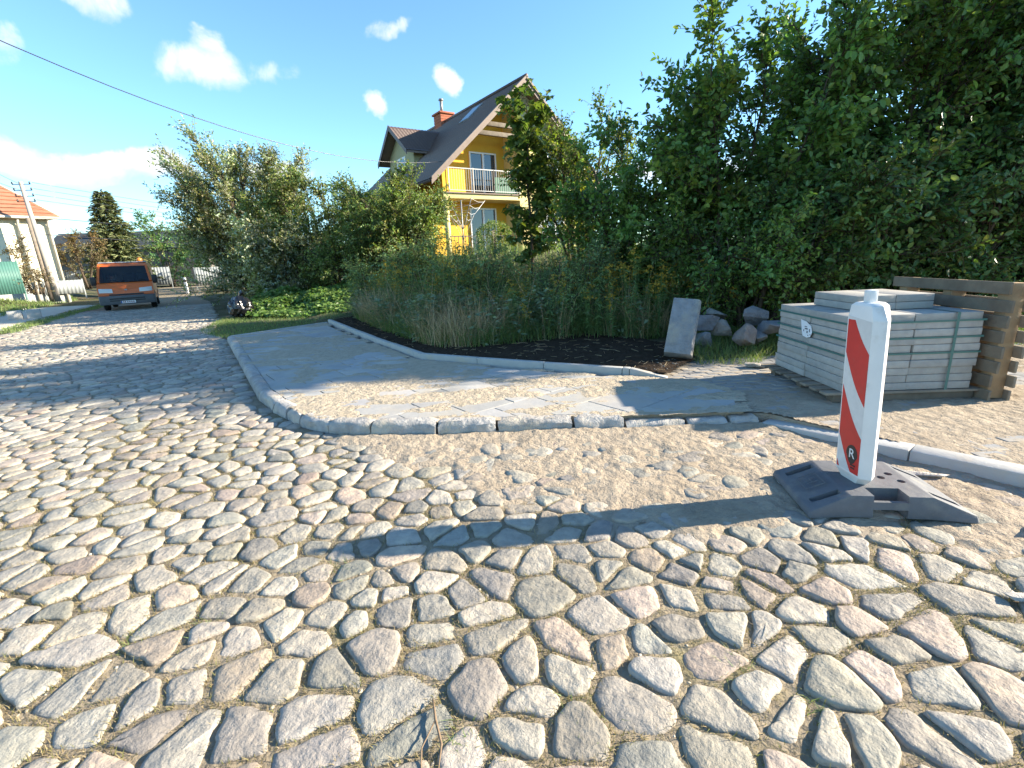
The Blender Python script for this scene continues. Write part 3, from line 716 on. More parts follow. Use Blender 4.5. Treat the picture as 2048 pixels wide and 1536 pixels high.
grow((8.3, 7.9, g_(8.3, 7.9)), 3.4, 2.1, 12, 130, 1900, 10, .075, .6, m_bark, lf_dark, 'bramble_shrub', 'low dark shrub behind the upright pallet near the right edge', 'shrub', E_, low=.05)
grow((3.9, 7.6, g_(3.9, 7.6)), 1.9, 1.4, 11, 100, 1400, 10, .07, .6, m_bark, lf_hazel, 'rock_shrub', 'low leafy shrub overhanging the rock pile', 'shrub', E_, low=.03)
grow((6.9, 7.7, g_(6.9, 7.7)), 2.4, 1.6, 12, 110, 1600, 10, .075, .6, m_bark, lf_dark, 'pallet_shrub', 'dense dark shrub just above the top board of the upright pallet', 'shrub', E_, low=.03)
grow((10.4, 8.4, g_(10.4, 8.4)), 4.6, 2.0, 12, 120, 1700, 10, .08, .6, m_bark, lf_hazel, 'edge_shrub', 'broad leafy shrub cut off by the right edge of the view', 'shrub', E_, low=.03)
W_G = 'tall weed bushes behind the soil bed'
grow((-3.3, 13.0, g_(-3.3, 13.0)), 1.25, .95, 14, 80, 800, 9, .07, .4, m_bark, lf_weed_b, 'weed_bush', 'tall leafy weed bush at the far left corner of the soil bed', 'weed bush', W_G, low=.03, stemr=.012)
grow((-2.1, 11.3, g_(-2.1, 11.3)), 1.45, 1.0, 14, 80, 850, 9, .07, .4, m_bark, lf_weed_b, 'weed_bush', 'tall leafy weed bush in the middle left behind the dry grass', 'weed bush', W_G, low=.03, stemr=.012)
grow((-.6, 9.7, g_(-.6, 9.7)), 1.3, 1.0, 14, 80, 850, 9, .065, .35, m_bark, lf_weed_b, 'weed_bush', 'tall leafy weed bush in front of the young maple', 'weed bush', W_G, low=.03, stemr=.012)
grow((1.2, 8.7, g_(1.2, 8.7)), 1.2, .9, 14, 80, 800, 9, .06, .35, m_bark, lf_weed_b, 'weed_bush', 'tall leafy weed bush left of the leaning kerb stone', 'weed bush', W_G, low=.03, stemr=.012)
L_ = 'shrubs between the street and the yellow house'
grow((-10.9, 21.3, .02), 6.3, 3.3, 16, 340, 6200, 11, .115, .42, m_bark, lf_willow, 'goat_willow', 'big wind-blown silvery goat willow shrub beside the van', 'shrub', L_, lean=(-.2, 0), wind=(-.12, 0, .22), low=.06, stemr=.07, tw=(.35, .8))
grow((-7.2, 20.0, g_(-7.2, 20)), 5.1, 2.7, 13, 230, 3800, 10, .10, .5, m_bark, lf_shrub, 'apple_shrub', 'middle leafy shrub with dark gaps right of the silvery willow', 'shrub', L_, wind=(-.15, 0, .05), low=.06, tw=(.3, .7), droop=.3)
grow((-3.9, 18.2, g_(-3.9, 18.2)), 3.3, 2.1, 14, 210, 3600, 10, .085, .55, m_bark, lf_shrub, 'privet_shrub', 'rounded leafy shrub covering the left corner of the yellow house', 'shrub', L_, low=.06)
grow((-8.6, 18.9, .05), 3.0, 2.0, 13, 170, 2600, 10, .10, .5, m_bark, lf_willow, 'willow_thicket', 'low willow thicket hanging over the road edge behind the rubbish bag', 'shrub', L_, low=.03)
grow((-5.8, 18.0, g_(-5.8, 18.0)), 2.1, 1.8, 12, 110, 1500, 10, .085, .5, m_bark, lf_shrub, 'hedge_shrub', 'low hedge shrub above the bright ivy bank', 'shrub', L_, low=.03)
grow((-13.9, 27.3, .05), 4.6, 2.3, 12, 120, 1500, 10, .14, .45, m_bark, lf_dark, 'roadside_shrub', 'dark roadside shrub right behind the orange van', 'shrub', L_, low=.03)
# small maple in front of the house: lobed leaves as triple fans
def maple():
    base = np.array([.62, 12.0, g_(.62, 12.0)]); root = empty('maple_sapling', tuple(base)); tag(root, 'slender young maple standing in front of the yellow house', 'tree')
    tb = MB(); tb.tube([(0, 0, -.1), (.03, .02, 1.2), (-.04, 0, 2.4), (.02, .02, 3.4), (.0, 0, 4.1)], [.04, .034, .026, .016, .006], 7); tw0, tw1, lp = [], [], []
    for k in range(120):
        z = rng.uniform(.5, 4.15); a = rng.uniform(0, 6.28); l = rng.uniform(.25, .62) * (1.05 if z > 1.4 else 1.25); p = np.array([0, 0, z]); q = p + np.array([math.cos(a) * l, math.sin(a) * l, rng.uniform(.05, .3)])
        tw0.append(p); tw1.append(q)
        for j in range(11): lp.append(p + (q - p) * rng.uniform(.35, 1.05) + rng.normal(0, .05, 3))
    tb.build('trunk', m_bark, root, smooth=True)
    Geo().add(*twig_arrays(np.array(tw0), np.array(tw1), .008, .003)).build('branches', m_bark, root)
    lp = np.array(lp); n = len(lp); az = rng.uniform(0, 6.28, n); d = np.stack([np.cos(az), np.sin(az), rng.uniform(-.9, -.3, n)], 1); nr = unit(np.stack([np.cos(az) * .6, np.sin(az) * .6, np.full(n, .8)], 1) + rng.normal(0, .25, (n, 3))); L = rng.uniform(.11, .2, n)
    g = Geo(); d = unit(d); s = unit(np.cross(d, nr))
    # five-lobed blade as one fan per leaf
    u = np.cross(s, d); prof = [(0, 0), (.05, .42), (.32, .30), (.42, .62), (.62, .26), (1.0, 0), (.62, -.26), (.42, -.62), (.32, -.30), (.05, -.42)]
    V = np.stack([lp + d * L[:, None] * a + s * L[:, None] * b - u * L[:, None] * (.25 * a * a - .2 * abs(b)) for a, b in prof], 1).reshape(-1, 3); o = np.arange(n)[:, None] * 10
    F = np.concatenate([o + np.array([[0, i + 1, i]]) for i in range(1, 9)], 0); g.add(V, F); g.build('crown', lf_maple, root)
maple()
# clipped box bush on the terrace
def ball_bush(name, label, cat, c, r, n, leaf, lm, group=None, parentless=True):
    root = empty(name, c); tag(root, label, cat, group)
    d = unit(rng.normal(0, 1, (n, 3))); rr = rng.uniform(.7, 1.05, n) ** .6; p = d * rr[:, None] * np.array(r); p[:, 2] += r[2] * .9; k = p[:, 2] > -.05; p, d = p[k], d[k]
    p += (np.stack([vnoise(d[:, 0] * 4 + 9, d[:, 2] * 4, 5), vnoise(d[:, 1] * 4, d[:, 2] * 4 + 7, 6), vnoise(d[:, 0] * 4, d[:, 1] * 4, 8)], 1) - .5) * .3 * min(r)
    V, F = leaf_arrays(p, unit(d + rng.normal(0, .6, d.shape)), unit(d + rng.normal(0, .7, d.shape)), leaf * rng.uniform(.7, 1.3, len(p)), .6)
    MB().tube([(0, 0, -.2), (0, 0, r[2])], [.05, .02], 6).build('trunk', m_bark, root, smooth=True)
    Geo().add(V, F).build('crown', lm, root); return root
ball_bush('box_bush', 'small clipped round bush below the terrace window of the yellow house', 'shrub', (-.35, 17.0, g_(-.35, 17) + .1), (.62, .55, .5), 3200, .05, lf_shrub)

# spruce
def spruce(base, H, Rr):
    root = empty('spruce_tree', base); tag(root, 'leaning spruce tree behind the orange van', 'tree'); MB().tube([(0, 0, -.3), (0, 0, H * .5), (0, 0, H)], [.16, .09, .01], 7).build('trunk', m_bark, root, smooth=True)
    p0, p1, P, Dv = [], [], [], []
    nb = 190
    for k in range(nb):
        t = (k + rng.uniform()) / nb; z = H * (.08 + .9 * t); l = Rr * (1 - t) ** .85 * rng.uniform(.7, 1.12) + .15; a = k * 2.4 + rng.uniform(-.4, .4)
        d = np.array([math.cos(a), math.sin(a), .12 + .5 * t]); st = np.array([0, 0, z]); en = st + d * l; en[2] -= l * .22; p0.append(st); p1.append(en)
        m = int(22 + 60 * l / Rr)
        for j in range(m):
            f = rng.uniform(.12, 1.02); q = st + (en - st) * f; sd2 = np.array([-math.sin(a), math.cos(a), 0]) * rng.choice((-1, 1)); P.append(q + sd2 * rng.uniform(0, .12)); Dv.append(d * .5 + sd2 * rng.uniform(.3, 1) + np.array([0, 0, rng.uniform(-.55, .1)]))
    Geo().add(*twig_arrays(np.array(p0), np.array(p1), .03, .008)).build('branches', m_bark, root)
    P = np.array(P); V, F = leaf_arrays(P, np.array(Dv), unit(rng.normal(0, .5, P.shape) + [0, 0, 1]), rng.uniform(.22, .5, len(P)), .26, .1, .25); Geo().add(V, F).build('crown', lf_spruce, root)
spruce((-31.3, 40, .7), 7.4, 2.5)
grow((-30.8, 36, .85), 3.9, 2.0, 5, 60, 520, 9, .13, .5, m_bark, lf_brown, 'fruit_tree', 'small brown leaved fruit tree between the cream house and spruce', 'tree', low=.35, stemr=.08)
grow((-27.6, 28.2, .9), 3.6, .75, 3, 26, 120, 8, .11, .5, m_bark, lf_brown, 'thin_sapling', 'thin brownish sapling climbing in front of the cream house wall', 'tree', low=.3, stemr=.03)
grow((-26.2, 27.3, .85), 1.25, .7, 6, 30, 200, 9, .09, .5, m_bark, lf_brown, 'dry_shrub', 'brownish shrub beside the green metal fence', 'shrub', low=.05)
grow((-27.5, 36.2, .75), 1.3, 1.1, 7, 40, 260, 9, .11, .5, m_bark, lf_shrub, 'garden_bush', 'low garden bush in front of the grey corrugated fence', 'shrub', low=.05)
# far tree line closing the view
for k, (x, y, hh, rr) in enumerate([(-24, 47, 5.5, 3.0), (-37, 54, 7.5, 3.6), (-20.5, 40, 4.2, 2.4), (-30.5, 52, 5.5, 3.2), (-27, 55, 6.0, 3.2)]):
    grow((x, y, .3), hh, rr, 6, 70, 520, 9, .24, .5, m_bark, lf_dark, 'far_tree', ['dark tree beyond the bend right of the spruce', 'tall dark tree far behind the spruce', 'dark bush beyond the white bollard', 'bushy tree directly behind the orange van', 'farthest tree between the van and the willow'][k], 'tree', 'trees beyond the bend', low=.08, stemr=.09, tw=(.5, 1.0))

# ------------------------------------------------------------------ weeds, grass, ivy (uncountable ground cover)
def scatter(poly, n, dens=None):
    P = np.array(poly); lo, hi = P.min(0), P.max(0); out = []
    while sum(map(len, out)) < n:
        q = rng.uniform(lo, hi, (n * 2, 2)); q = q[inside(poly, q[:, 0], q[:, 1])]
        if dens is not None: q = q[rng.uniform(0, 1, len(q)) < dens(q[:, 0], q[:, 1])]
        out.append(q)
    return np.vstack(out)[:n]
def zmix(q): 
    z = ground_z(q[:, 0], q[:, 1]); s_ = inside(SOIL, q[:, 0], q[:, 1]); return np.where(s_, np.maximum(z, soil_z(q[:, 0], q[:, 1]) - .01), z)
def grass(name, label, cat, poly, n, h, w, mat, curve=(.1, .7), dens=None, leanv=None, zoff=0):
    q = scatter(poly, n, dens); a = rng.uniform(0, 6.28, n); ln = np.stack([np.cos(a), np.sin(a)], 1)
    if leanv is not None: ln = unit(ln * .8 + np.array(leanv))
    V, F = blade_arrays(np.column_stack([q, zmix(q) - .01 + zoff]), ln, rng.uniform(h[0], h[1], n) * (.6 + .8 * fbm(q[:, 0] * 1.1, q[:, 1] * 1.1, 47)), rng.uniform(w[0], w[1], n), rng.uniform(curve[0], curve[1], n))
    return tag(Geo().add(V, F).build(name, mat), label, cat, kind='stuff')
WEEDS = [(-4.3, 13.2), (-2.3, 9.6), (-1.0, 7.75), (.0, 7.0), (1.2, 6.85), (2.2, 6.75), (4.6, 7.0), (5.5, 9), (3, 10.5), (0, 11.5), (-3, 14.5)]
FRONT = [(-4.0, 12.3), (-2.4, 9.25), (-1.2, 7.35), (-.5, 7.1), (.3, 7.35), (1.3, 7.5), (2.1, 7.15), (2.7, 7.5), (1.6, 8.6), (-.2, 8.9), (-2, 10.8), (-3.6, 13.2)]
grass('weed_grass', 'long green grass growing behind the dark soil bed', 'grass', FRONT, 9000, (.18, .62), (.006, .014), lf_grass, (.5, 1.3))
grass('dead_grass', 'tall bleached dry grass stalks above the dark soil bed', 'grass', FRONT, 3800, (.35, 1.1), (.005, .010), lf_dry, (.1, 1.1), lambda x, y: .05 + .95 * sstep((fbm(x * .9, y * .9, 91) - .44) / .06))
grass('meadow_grass', 'rough grass between the shrubs on the rising plot', 'grass', [(-4.5, 14), (-2, 10.5), (2, 8), (6, 7), (9, 7), (9, 18), (-6, 20)], 9000, (.2, .6), (.01, .02), lf_grass)
grass('verge_grass', 'short grass on the verge between pavement and ivy', 'grass', [(-7.8, 12.0), (-6.3, 10.5), (-4.75, 12.4), (-4.5, 13.6), (-6.5, 15), (-9.3, 15.6)], 9000, (.04, .13), (.005, .010), lf_grass, (.2, .8))
grass('rock_grass', 'tufts of green grass in front of the rock pile', 'grass', [(2.35, 5.75), (3.0, 5.6), (3.35, 6.0), (4.3, 6.5), (4.4, 7.4), (2.6, 7.4), (2.3, 6.6)], 3500, (.08, .3), (.005, .01), lf_grass, (.3, 1.0))
grass('pallet_grass', 'green grass beyond the upright pallet at the right edge', 'grass', [(4.6, 5.9), (8.5, 5.9), (9, 8), (4.6, 8)], 4000, (.1, .45), (.006, .012), lf_grass, (.3, 1.0))
grass('bank_grass', 'rough grass bank below the cream house', 'grass', [(-18, 15.4), (-24, 23.8), (-30, 34), (-36, 40), (-40, 36), (-30, 24), (-24, 16)], 12000, (.08, .35), (.015, .035), lf_grass, (.2, .8))
grass('edge_grass', 'thin grass along the left edge of the cobbled road', 'grass', [(-14.4, 13.9), (-18.3, 20.4), (-22, 27), (-22.8, 27), (-19.1, 20.4), (-15.4, 13.9)], 4200, (.03, .14), (.008, .018), lf_grass, (.2, .8))
# broad-leaved low weeds
q = scatter(FRONT, 12000, lambda x, y: sstep((fbm(x * .9 + 4, y * .9, 95) - .38) / .15)); n = len(q); z = zmix(q) + rng.uniform(.02, 1, n) ** 1.5 * (.15 + 1.0 * fbm(q[:, 0] * 1.3, q[:, 1] * 1.3, 44)); a = rng.uniform(0, 6.28, n)
V, F = leaf_arrays(np.column_stack([q, z]), np.stack([np.cos(a), np.sin(a), rng.uniform(-.4, .5, n)], 1), unit(rng.normal(0, .45, (n, 3)) + [0, 0, 1]), rng.uniform(.05, .13, n), .5)
tag(Geo().add(V, F).build('leafy_weeds', lf_weed), 'pale broad leaved weeds at the foot of the tall grass', 'weeds', kind='stuff')
# goldenrod: upright stems, narrow leaves, some with yellow plumes
GOLD = [(-3.9, 12.9), (-2.3, 9.7), (-.7, 7.9), (.8, 7.3), (2.4, 7.1), (4.2, 7.4), (4.8, 8.6), (2.4, 9.8), (-.6, 11), (-3, 14)]
q = scatter(GOLD, 650); n = len(q); hh = rng.uniform(.55, 1.2, n) * (.55 + .9 * fbm(q[:, 0] * .8, q[:, 1] * .8, 48)); zb = zmix(q); ln = rng.normal(0, .09, (n, 2)); b0 = np.column_stack([q, zb - .02]); b1 = np.column_stack([q + ln * hh[:, None], zb + hh])
gs = Geo().add(*twig_arrays(b0, b1, .006, .0025))
k = np.repeat(np.arange(n), 34); t = rng.uniform(.12, 1.0, len(k)); a = rng.uniform(0, 6.28, len(k)); P = b0[k] + (b1 - b0)[k] * t[:, None]
V, F = leaf_arrays(P, np.stack([np.cos(a), np.sin(a), rng.uniform(-.3, .5, len(k))], 1), unit(rng.normal(0, .3, (len(k), 3)) + [0, 0, 1]), rng.uniform(.07, .14, len(k)), .16, .15, .3, 'lance'); gs.add(V, F)
tag(gs.build('goldenrod_stems', lf_gold), 'dense upright goldenrod stems with narrow leaves', 'weeds', kind='stuff')
fl = np.nonzero((rng.uniform(0, 1, n) < .34))[0]; P, Dv = [], []
for i in fl:
    for j in range(11):
        a = rng.uniform(0, 6.28); zz = rng.uniform(-.16, .10); l = rng.uniform(.05, .16) * (1 - max(0, zz) * 5); d = np.array([math.cos(a), math.sin(a), .35]); st = b1[i] + np.array([0, 0, zz])
        for f in np.linspace(.1, 1, 6): P.append(st + d * l * f + np.array([0, 0, -.03 * f * f]) + rng.normal(0, .006, 3)); Dv.append(rng.normal(0, 1, 3))
P = np.array(P); V, F = leaf_arrays(P, np.array(Dv), unit(rng.normal(0, 1, P.shape)), rng.uniform(.018, .034, len(P)), .7)
tag(Geo().add(V, F).build('goldenrod_flowers', lf_flower), 'faded yellow goldenrod plumes above the weeds', 'flowers', kind='stuff')
# ivy bank
IVY = [(-9.0, 16.0), (-7.6, 14.4), (-6.0, 14.2), (-4.4, 14.2), (-4.2, 16.2), (-6.2, 18), (-9, 18)]
q = scatter(IVY, 8500); n = len(q); dz = np.minimum(.75, .28 * (q[:, 1] - 14.0)); z = zmix(q) + np.maximum(.04, dz) * (.45 + .9 * fbm(q[:, 0] * 1.6, q[:, 1] * 1.6, 33)) * rng.uniform(.75, 1.05, n); a = rng.uniform(0, 6.28, n)
V, F = leaf_arrays(np.column_stack([q, z]), np.stack([np.cos(a), np.sin(a) - .5, rng.uniform(-.5, .3, n)], 1), unit(rng.normal(0, .4, (n, 3)) + [0, -.5, .9]), rng.uniform(.07, .15, n), .8)
tag(Geo().add(V, F).build('ivy_bank', lf_ivy), 'bright green ivy covering the bank behind the rubbish bag', 'ivy', kind='stuff')
# dry moss and short grass in the cobble joints close by
JR = [(-4.5, 3.6), (-2.6, 1.9), (-2.0, .8), (2.0, .75), (3.2, 1.4), (3.3, 2.2), (1.2, 2.4), (-.3, 2.9), (-2.2, 4.2), (-4.5, 5.2)]
q = scatter(JR, 190000)
seedl = {}
for (kk, s_) in [(k, s) for k, s in seeds.items() if -5 < s[0] < 4 and .3 < s[1] < 6]: seedl.setdefault((int(math.floor(s_[0] / .25)), int(math.floor(s_[1] / .25))), []).append(s_)
def joint_measure(q):
    cell = {}; out = np.zeros(len(q))
    key = np.floor(q / .25).astype(int)
    order = np.lexsort((key[:, 1], key[:, 0])); ks = key[order]; br = np.nonzero(np.any(np.diff(ks, axis=0) != 0, axis=1))[0] + 1
    for idx in np.split(order, br):
        i, j = key[idx[0]]; S = [s for a in (-1, 0, 1) for b in (-1, 0, 1) for s in seedl.get((i + a, j + b), [])]
        if len(S) < 2: out[idx] = 9; continue
        S = np.array(S); d = np.sqrt(((q[idx][:, None] - S[None]) ** 2).sum(-1)); d.sort(1); out[idx] = d[:, 1] - d[:, 0]
    return out
jm = joint_measure(q); keep = jm < .034; keep &= rng.uniform(0, 1, len(q)) < (.25 + .9 * sstep((fbm(q[:, 0] * 1.7, q[:, 1] * 1.7, 14) - .33) / .2)); keep &= sand_road_z(q[:, 0], q[:, 1]) < -.012
q = q[keep]; n = len(q); a = rng.uniform(0, 6.28, n)
V, F = blade_arrays(np.column_stack([q, np.full(n, -.012)]), np.stack([np.cos(a), np.sin(a)], 1), rng.uniform(.010, .034, n), rng.uniform(.0018, .004, n), rng.uniform(.3, 1.2, n), 2)
tag(Geo().add(V, F).build('joint_moss', lf_joint), 'dry moss and withered grass in the joints between cobbles', 'moss', kind='stuff')
# a few greener tufts
q = np.vstack([rng.normal(c, .035, (60, 2)) for c in ((-1.62, 1.62), (-1.35, 1.72), (-.22, 1.16), (.18, 1.22), (.75, 1.4), (.95, 1.22), (-.9, 2.1))]); n = len(q); a = rng.uniform(0, 6.28, n)
V, F = blade_arrays(np.column_stack([q, np.full(n, -.03)]), np.stack([np.cos(a), np.sin(a)], 1), rng.uniform(.03, .065, n), rng.uniform(.003, .006, n), rng.uniform(.4, 1.2, n), 2)
tag(Geo().add(V, F).build('green_tufts', lf_grass), 'small green weed tufts sprouting between the nearest cobbles', 'weeds', kind='stuff')
# twigs and straw on the soil
q = scatter(SOIL, 420); n = len(q); a = rng.uniform(0, 6.28, n); l = rng.uniform(.03, .16, n); z = soil_z(q[:, 0], q[:, 1]) + .012; p0 = np.column_stack([q, z]); p1 = p0 + np.column_stack([np.cos(a) * l, np.sin(a) * l, rng.uniform(-.005, .02, n)])
tag(Geo().add(*twig_arrays(p0, p1, .003, .002)).build('soil_straw', lf_dry), 'bits of pale straw and twig scattered on the dark soil', 'straw', kind='stuff')
# pebbles in joints and on the sand
def ico():
    bm = bmesh.new(); bmesh.ops.create_icosphere(bm, subdivisions=1, radius=1); V = np.array([v.co[:] for v in bm.verts]); F = np.array([[v.index for v in f.verts] for f in bm.faces]); bm.free(); return V, F
IV, IF = ico()
def pebbles(name, label, q, z, size, tint, mat, kind='stuff'):
    g = Geo(); T = []
    for (x, y), zz, s_ in zip(q, z, size):
        sc = s_ * rng.uniform(.6, 1.2, 3) * [1, 1, .6]; V = IV * sc * (1 + rng.normal(0, .1, (len(IV), 1))); c, s2 = math.cos(x * 77), math.sin(x * 77); V = np.column_stack([V[:, 0] * c - V[:, 1] * s2, V[:, 0] * s2 + V[:, 1] * c, V[:, 2]]) + [x, y, zz]; g.add(V, IF); t = np.array(tint) * rng.uniform(.7, 1.2); T.append(np.tile(t, (len(V), 1)))
    return tag(mesh_obj(name, np.vstack(g.V), np.vstack(g.F), mat, None, True, np.vstack(T)), label, 'pebbles', kind=kind)
q = scatter(JR, 900); q = q[joint_measure(q) < .02]; pebbles('joint_pebbles', 'little pebbles caught in the joints between cobbles', q, np.full(len(q), -.010), rng.uniform(.004, .013, len(q)), (.40, .36, .30), m_cobble)
q = scatter([(1.45, 5.35), (1.8, 5.1), (2.9, 5.5), (2.6, 6.3), (2.2, 6.4)], 150); pebbles('rubble', 'pale rubble crumbs beside the end of the edging strip', q, zmix(q) + .01, rng.uniform(.005, .02, len(q)), (.24, .22, .19), m_cobble)

q = scatter(FRONT, 60); n = len(q); a = rng.normal(1.57, 1.2, n); hh = rng.uniform(.5, 1.25, n); p0 = np.column_stack([q, zmix(q)]); p1 = p0 + np.column_stack([np.cos(a) * hh * .45, np.sin(a) * hh * .3, hh])
pm = (p0 + p1) / 2 + rng.normal(0, .05, (n, 3))
tag(Geo().add(*twig_arrays(p0, pm, .006, .005)).add(*twig_arrays(pm, p1, .005, .002)).build('dead_stems', lf_dry), 'thick bleached dead stems leaning out of the weeds', 'stems', kind='stuff')

# ------------------------------------------------------------------ yellow house
m_wall_y = M('ochre_render', (.70, .42, .06), (.64, .38, .052), 3, .9, .25, 90, .004, .15)
m_wall_c = M('pale_yellow_render', (.70, .58, .27), (.64, .53, .24), 3, .9, .25, 90, .004, .15)
m_wall_g = M('olive_cream_render', (.43, .41, .25), (.38, .36, .22), 3, .9, .25, 90, .004, .15)
m_roof = M('brown_metal_tile', (.105, .068, .055), (.085, .056, .047), 4, .5, .1, 60, .003, .4)
m_verge = M('brown_fascia', (.22, .165, .135), (.18, .135, .11), 4, .6, .15, 50, .003, .3)
m_white = plain('white_upvc', (.78, .78, .77), .35)
m_pane = plain('window_glass', (.03, .045, .06), .04, .9)
m_curtain = plain('net_curtain', (.55, .56, .55), .9)
m_steel = plain('galvanised_steel', (.30, .30, .29), .5, .5, .5)
m_green_panel = plain('green_screen_panel', (.05, .15, .085), .6)
m_redbrick = M('chimney_brick', (.42, .15, .085), (.33, .11, .065), 12, .85, .3, 60, .005, .2)
m_darkmetal = plain('dark_metal', (.05, .045, .04), .5)
HA = R(34)
house = empty('yellow_house', (-2.70, 23.0, 0), HA); tag(house, 'yellow two storey house with steep brown tiled roof and balcony', 'house')
W_, DEP, ZB = 8.8, 10.5, .6
ZE, ZP = 5.55, 5.55 + .88 * 4.4
def zr(t): return ZP - .88 * abs(t - 4.4)
body = MB()
body.prism([(0, ZB), (W_, ZB), (W_, ZE), (4.4, ZP), (0, ZE)], 1.3, DEP, 'y')
body.build('wall', m_wall_y, house)
MB().prism([(4.27, ZB), (W_, ZB), (W_, ZE), (4.4, ZP), (4.27, zr(4.27))], 0, 1.297, 'y').build('front_wall', m_wall_c, house)['label'] = 'pale yellow front wall right of the balcony'
MB().prism([(0, 4.3), (.22, 4.3), (.22, zr(.22)), (0, ZE)], 0, 1.297, 'y').build('side_wall', m_wall_y, house)
MB().prism([(4.40, 7.42), (W_ - 2.1, 7.42), (4.42, ZP - .02)], -.025, -.003, 'y').build('gable_panel', m_wall_g, house)
MB().box((-.0, -.012, 4.28), (4.268, 1.296, 4.5)).build('balcony_slab', m_wall_c, house, bevel=.01)
MB().box((-.02, -.09, 4.5), (4.3, 1.29, 4.545)).build('balcony_floor', m_verge, house)
MB().tube([(.2, .2, ZB), (.2, .2, 4.28)], .13, 16).build('column', m_wall_c, house, smooth=True)
MB().tube([(.2, .2, 4.14), (.2, .2, 4.2), (.2, .2, 4.279)], [.13, .18, .18], 16).build('column_capital', m_wall_c, house, smooth=True)
MB().box((-.3, -.1, 1.62), (4.262, 1.295, 1.75)).build('terrace_slab', m_verge, house)
for z0 in (7.05, 7.46):
    MB().box((4.4 - (ZP - z0) / .88 + .25, -.22, z0), (4.4 + .35, -.06, z0 + .19)).build('gable_beam', m_wood, house, bevel=.01)
MB().box((4.8, -.12, 7.30), (W_ - 2.25, -.028, 7.42)).build('gable_cornice', m_wall_c, house)
# tiled roof planes with pressed tile relief
def tiled(name, o, ax, ay, up, na, nb, wave=.2, step=.35, amp=.018, parent=house, mat=m_roof, clip=None):
    """sheet o + a*ax + b*ay ; a in metres across (waves), b in metres down the slope (steps)"""
    o, ax, ay, up = map(np.array, (o, ax, ay, up)); A = np.arange(0, na + 1e-6, wave / 4); rows = []
    for k in range(int(math.ceil(nb / step))): rows += [(k * step, .028), (min(nb, (k + 1) * step) - .001, 0.0)]
    rows = [(b, .028 - h) for b, h in rows]
    X_ = A[:, None]; b = np.array([r[0] for r in rows])[None, :]; hh = np.array([r[1] for r in rows])[None, :] + amp * (.5 + .5 * np.cos(2 * np.pi * X_ / wave))
    P = o + X_[..., None] * ax + b[..., None] * ay + hh[..., None] * up
    F = grid_faces(len(A), len(rows)); V = P.reshape(-1, 3)
    if clip is not None:
        k = clip(V); F = F[k[F].all(1)]
    return mesh_obj(name, V, F, mat, parent, smooth=False)
OVF, OVE = .62, .85
cs = 1 / math.hypot(1, .88); sn = .88 * cs; SL = (4.4 + OVE) / cs
for sgn in (-1, 1):
    mbr = MB(); x0, z0 = 4.4, ZP + .05; x1 = 4.4 + sgn * (4.4 + OVE); z1 = ZP + .05 - .88 * (4.4 + OVE)
    mbr.prism([(x0, z0), (x1, z1), (x1, z1 + .12), (x0, z0 + .12)], -OVF, DEP + .4, 'y').build('roof_deck', m_verge, house)
    tiled('roof', (4.4, -OVF - .01, ZP + .175), (0, 1, 0), (sgn * cs, 0, -sn), (sgn * sn, 0, cs), DEP + .4 + OVF, SL + .05)
    MB().prism([(4.4, ZP - .06), (x1, z1 - .12), (x1, z1 + .16), (4.4, ZP + .22)], -OVF - .045, -OVF - .012, 'y').build('verge_board', m_verge, house)
    MB().prism([(4.4, ZP + .13), (x1, z1 + .07), (x1, z1 + .19), (4.4, ZP + .25)], -OVF - .10, -OVF + .06, 'y').build('verge_cap', m_verge, house)
    MB().tube([(x1 + sgn * .06, -OVF, z1 + .03), (x1 + sgn * .06, DEP + .4, z1 + .03)], .07, 8).build('gutter', m_roof, house, smooth=True)
MB().tube([(4.4, -OVF - .1, ZP + .22), (4.4, DEP + .45, ZP + .22)], .09, 8).build('ridge_cap', m_roof, house, smooth=True)
# skylight
def on_slope(t, s, h): return (t - sn * h, s, zr(t) + .17 + cs * h)
q = [on_slope(t, s_, .07) for t, s_ in ((3.05, 2.5), (3.05, 3.5), (4.0, 3.5), (4.0, 2.5))]; q2 = [on_slope(t, s_, .0) for t, s_ in ((3.05, 2.5), (3.05, 3.5), (4.0, 3.5), (4.0, 2.5))]
skyl = MB().add(q2 + q, [(0, 1, 5, 4), (1, 2, 6, 5), (2, 3, 7, 6), (3, 0, 4, 7), (4, 5, 6, 7)]).build('skylight', m_steel, house)
MB().add([on_slope(t, s_, .078) for t, s_ in ((3.12, 2.58), (3.12, 3.42), (3.93, 3.42), (3.93, 2.58))], [(0, 1, 2, 3)]).build('pane', m_pane, skyl)
# dormer facing the street side
D0, D1, DT, DZ = 4.9, 8.3, .95, 7.4; DM = (D0 + D1) / 2; DR = DZ + 1.25
MB().prism([(D0, 5.0), (D1, 5.0), (D1, DZ), (DM, DR - .1), (D0, DZ)], DT, 4.1, 'x').build('dormer_wall', m_wall_g, house)
dsl = (DR - DZ) / (DM - D0); dl = math.hypot(1, dsl)
for sgn in (-1, 1):
    ye = DM + sgn * (DM - D0 + .45); ze = DR - dsl * (DM - D0 + .45)
    MB().prism([(DM, DR), (ye, ze), (ye, ze + .1), (DM, DR + .1)], DT - .55, 3.9, 'x').build('dormer_deck', m_verge, house)
    tiled('dormer_roof', (DT - .57, DM, DR + .11), (1, 0, 0), (0, sgn / dl, -dsl / dl), (0, sgn * dsl / dl, 1 / dl), 3.4, (DM - D0 + .47) * dl)
    MB().prism([(DM, DR - .1), (ye, ze - .1), (ye, ze + .14), (DM, DR + .16)], DT - .60, DT - .56, 'x').build('dormer_verge', m_roof, house)
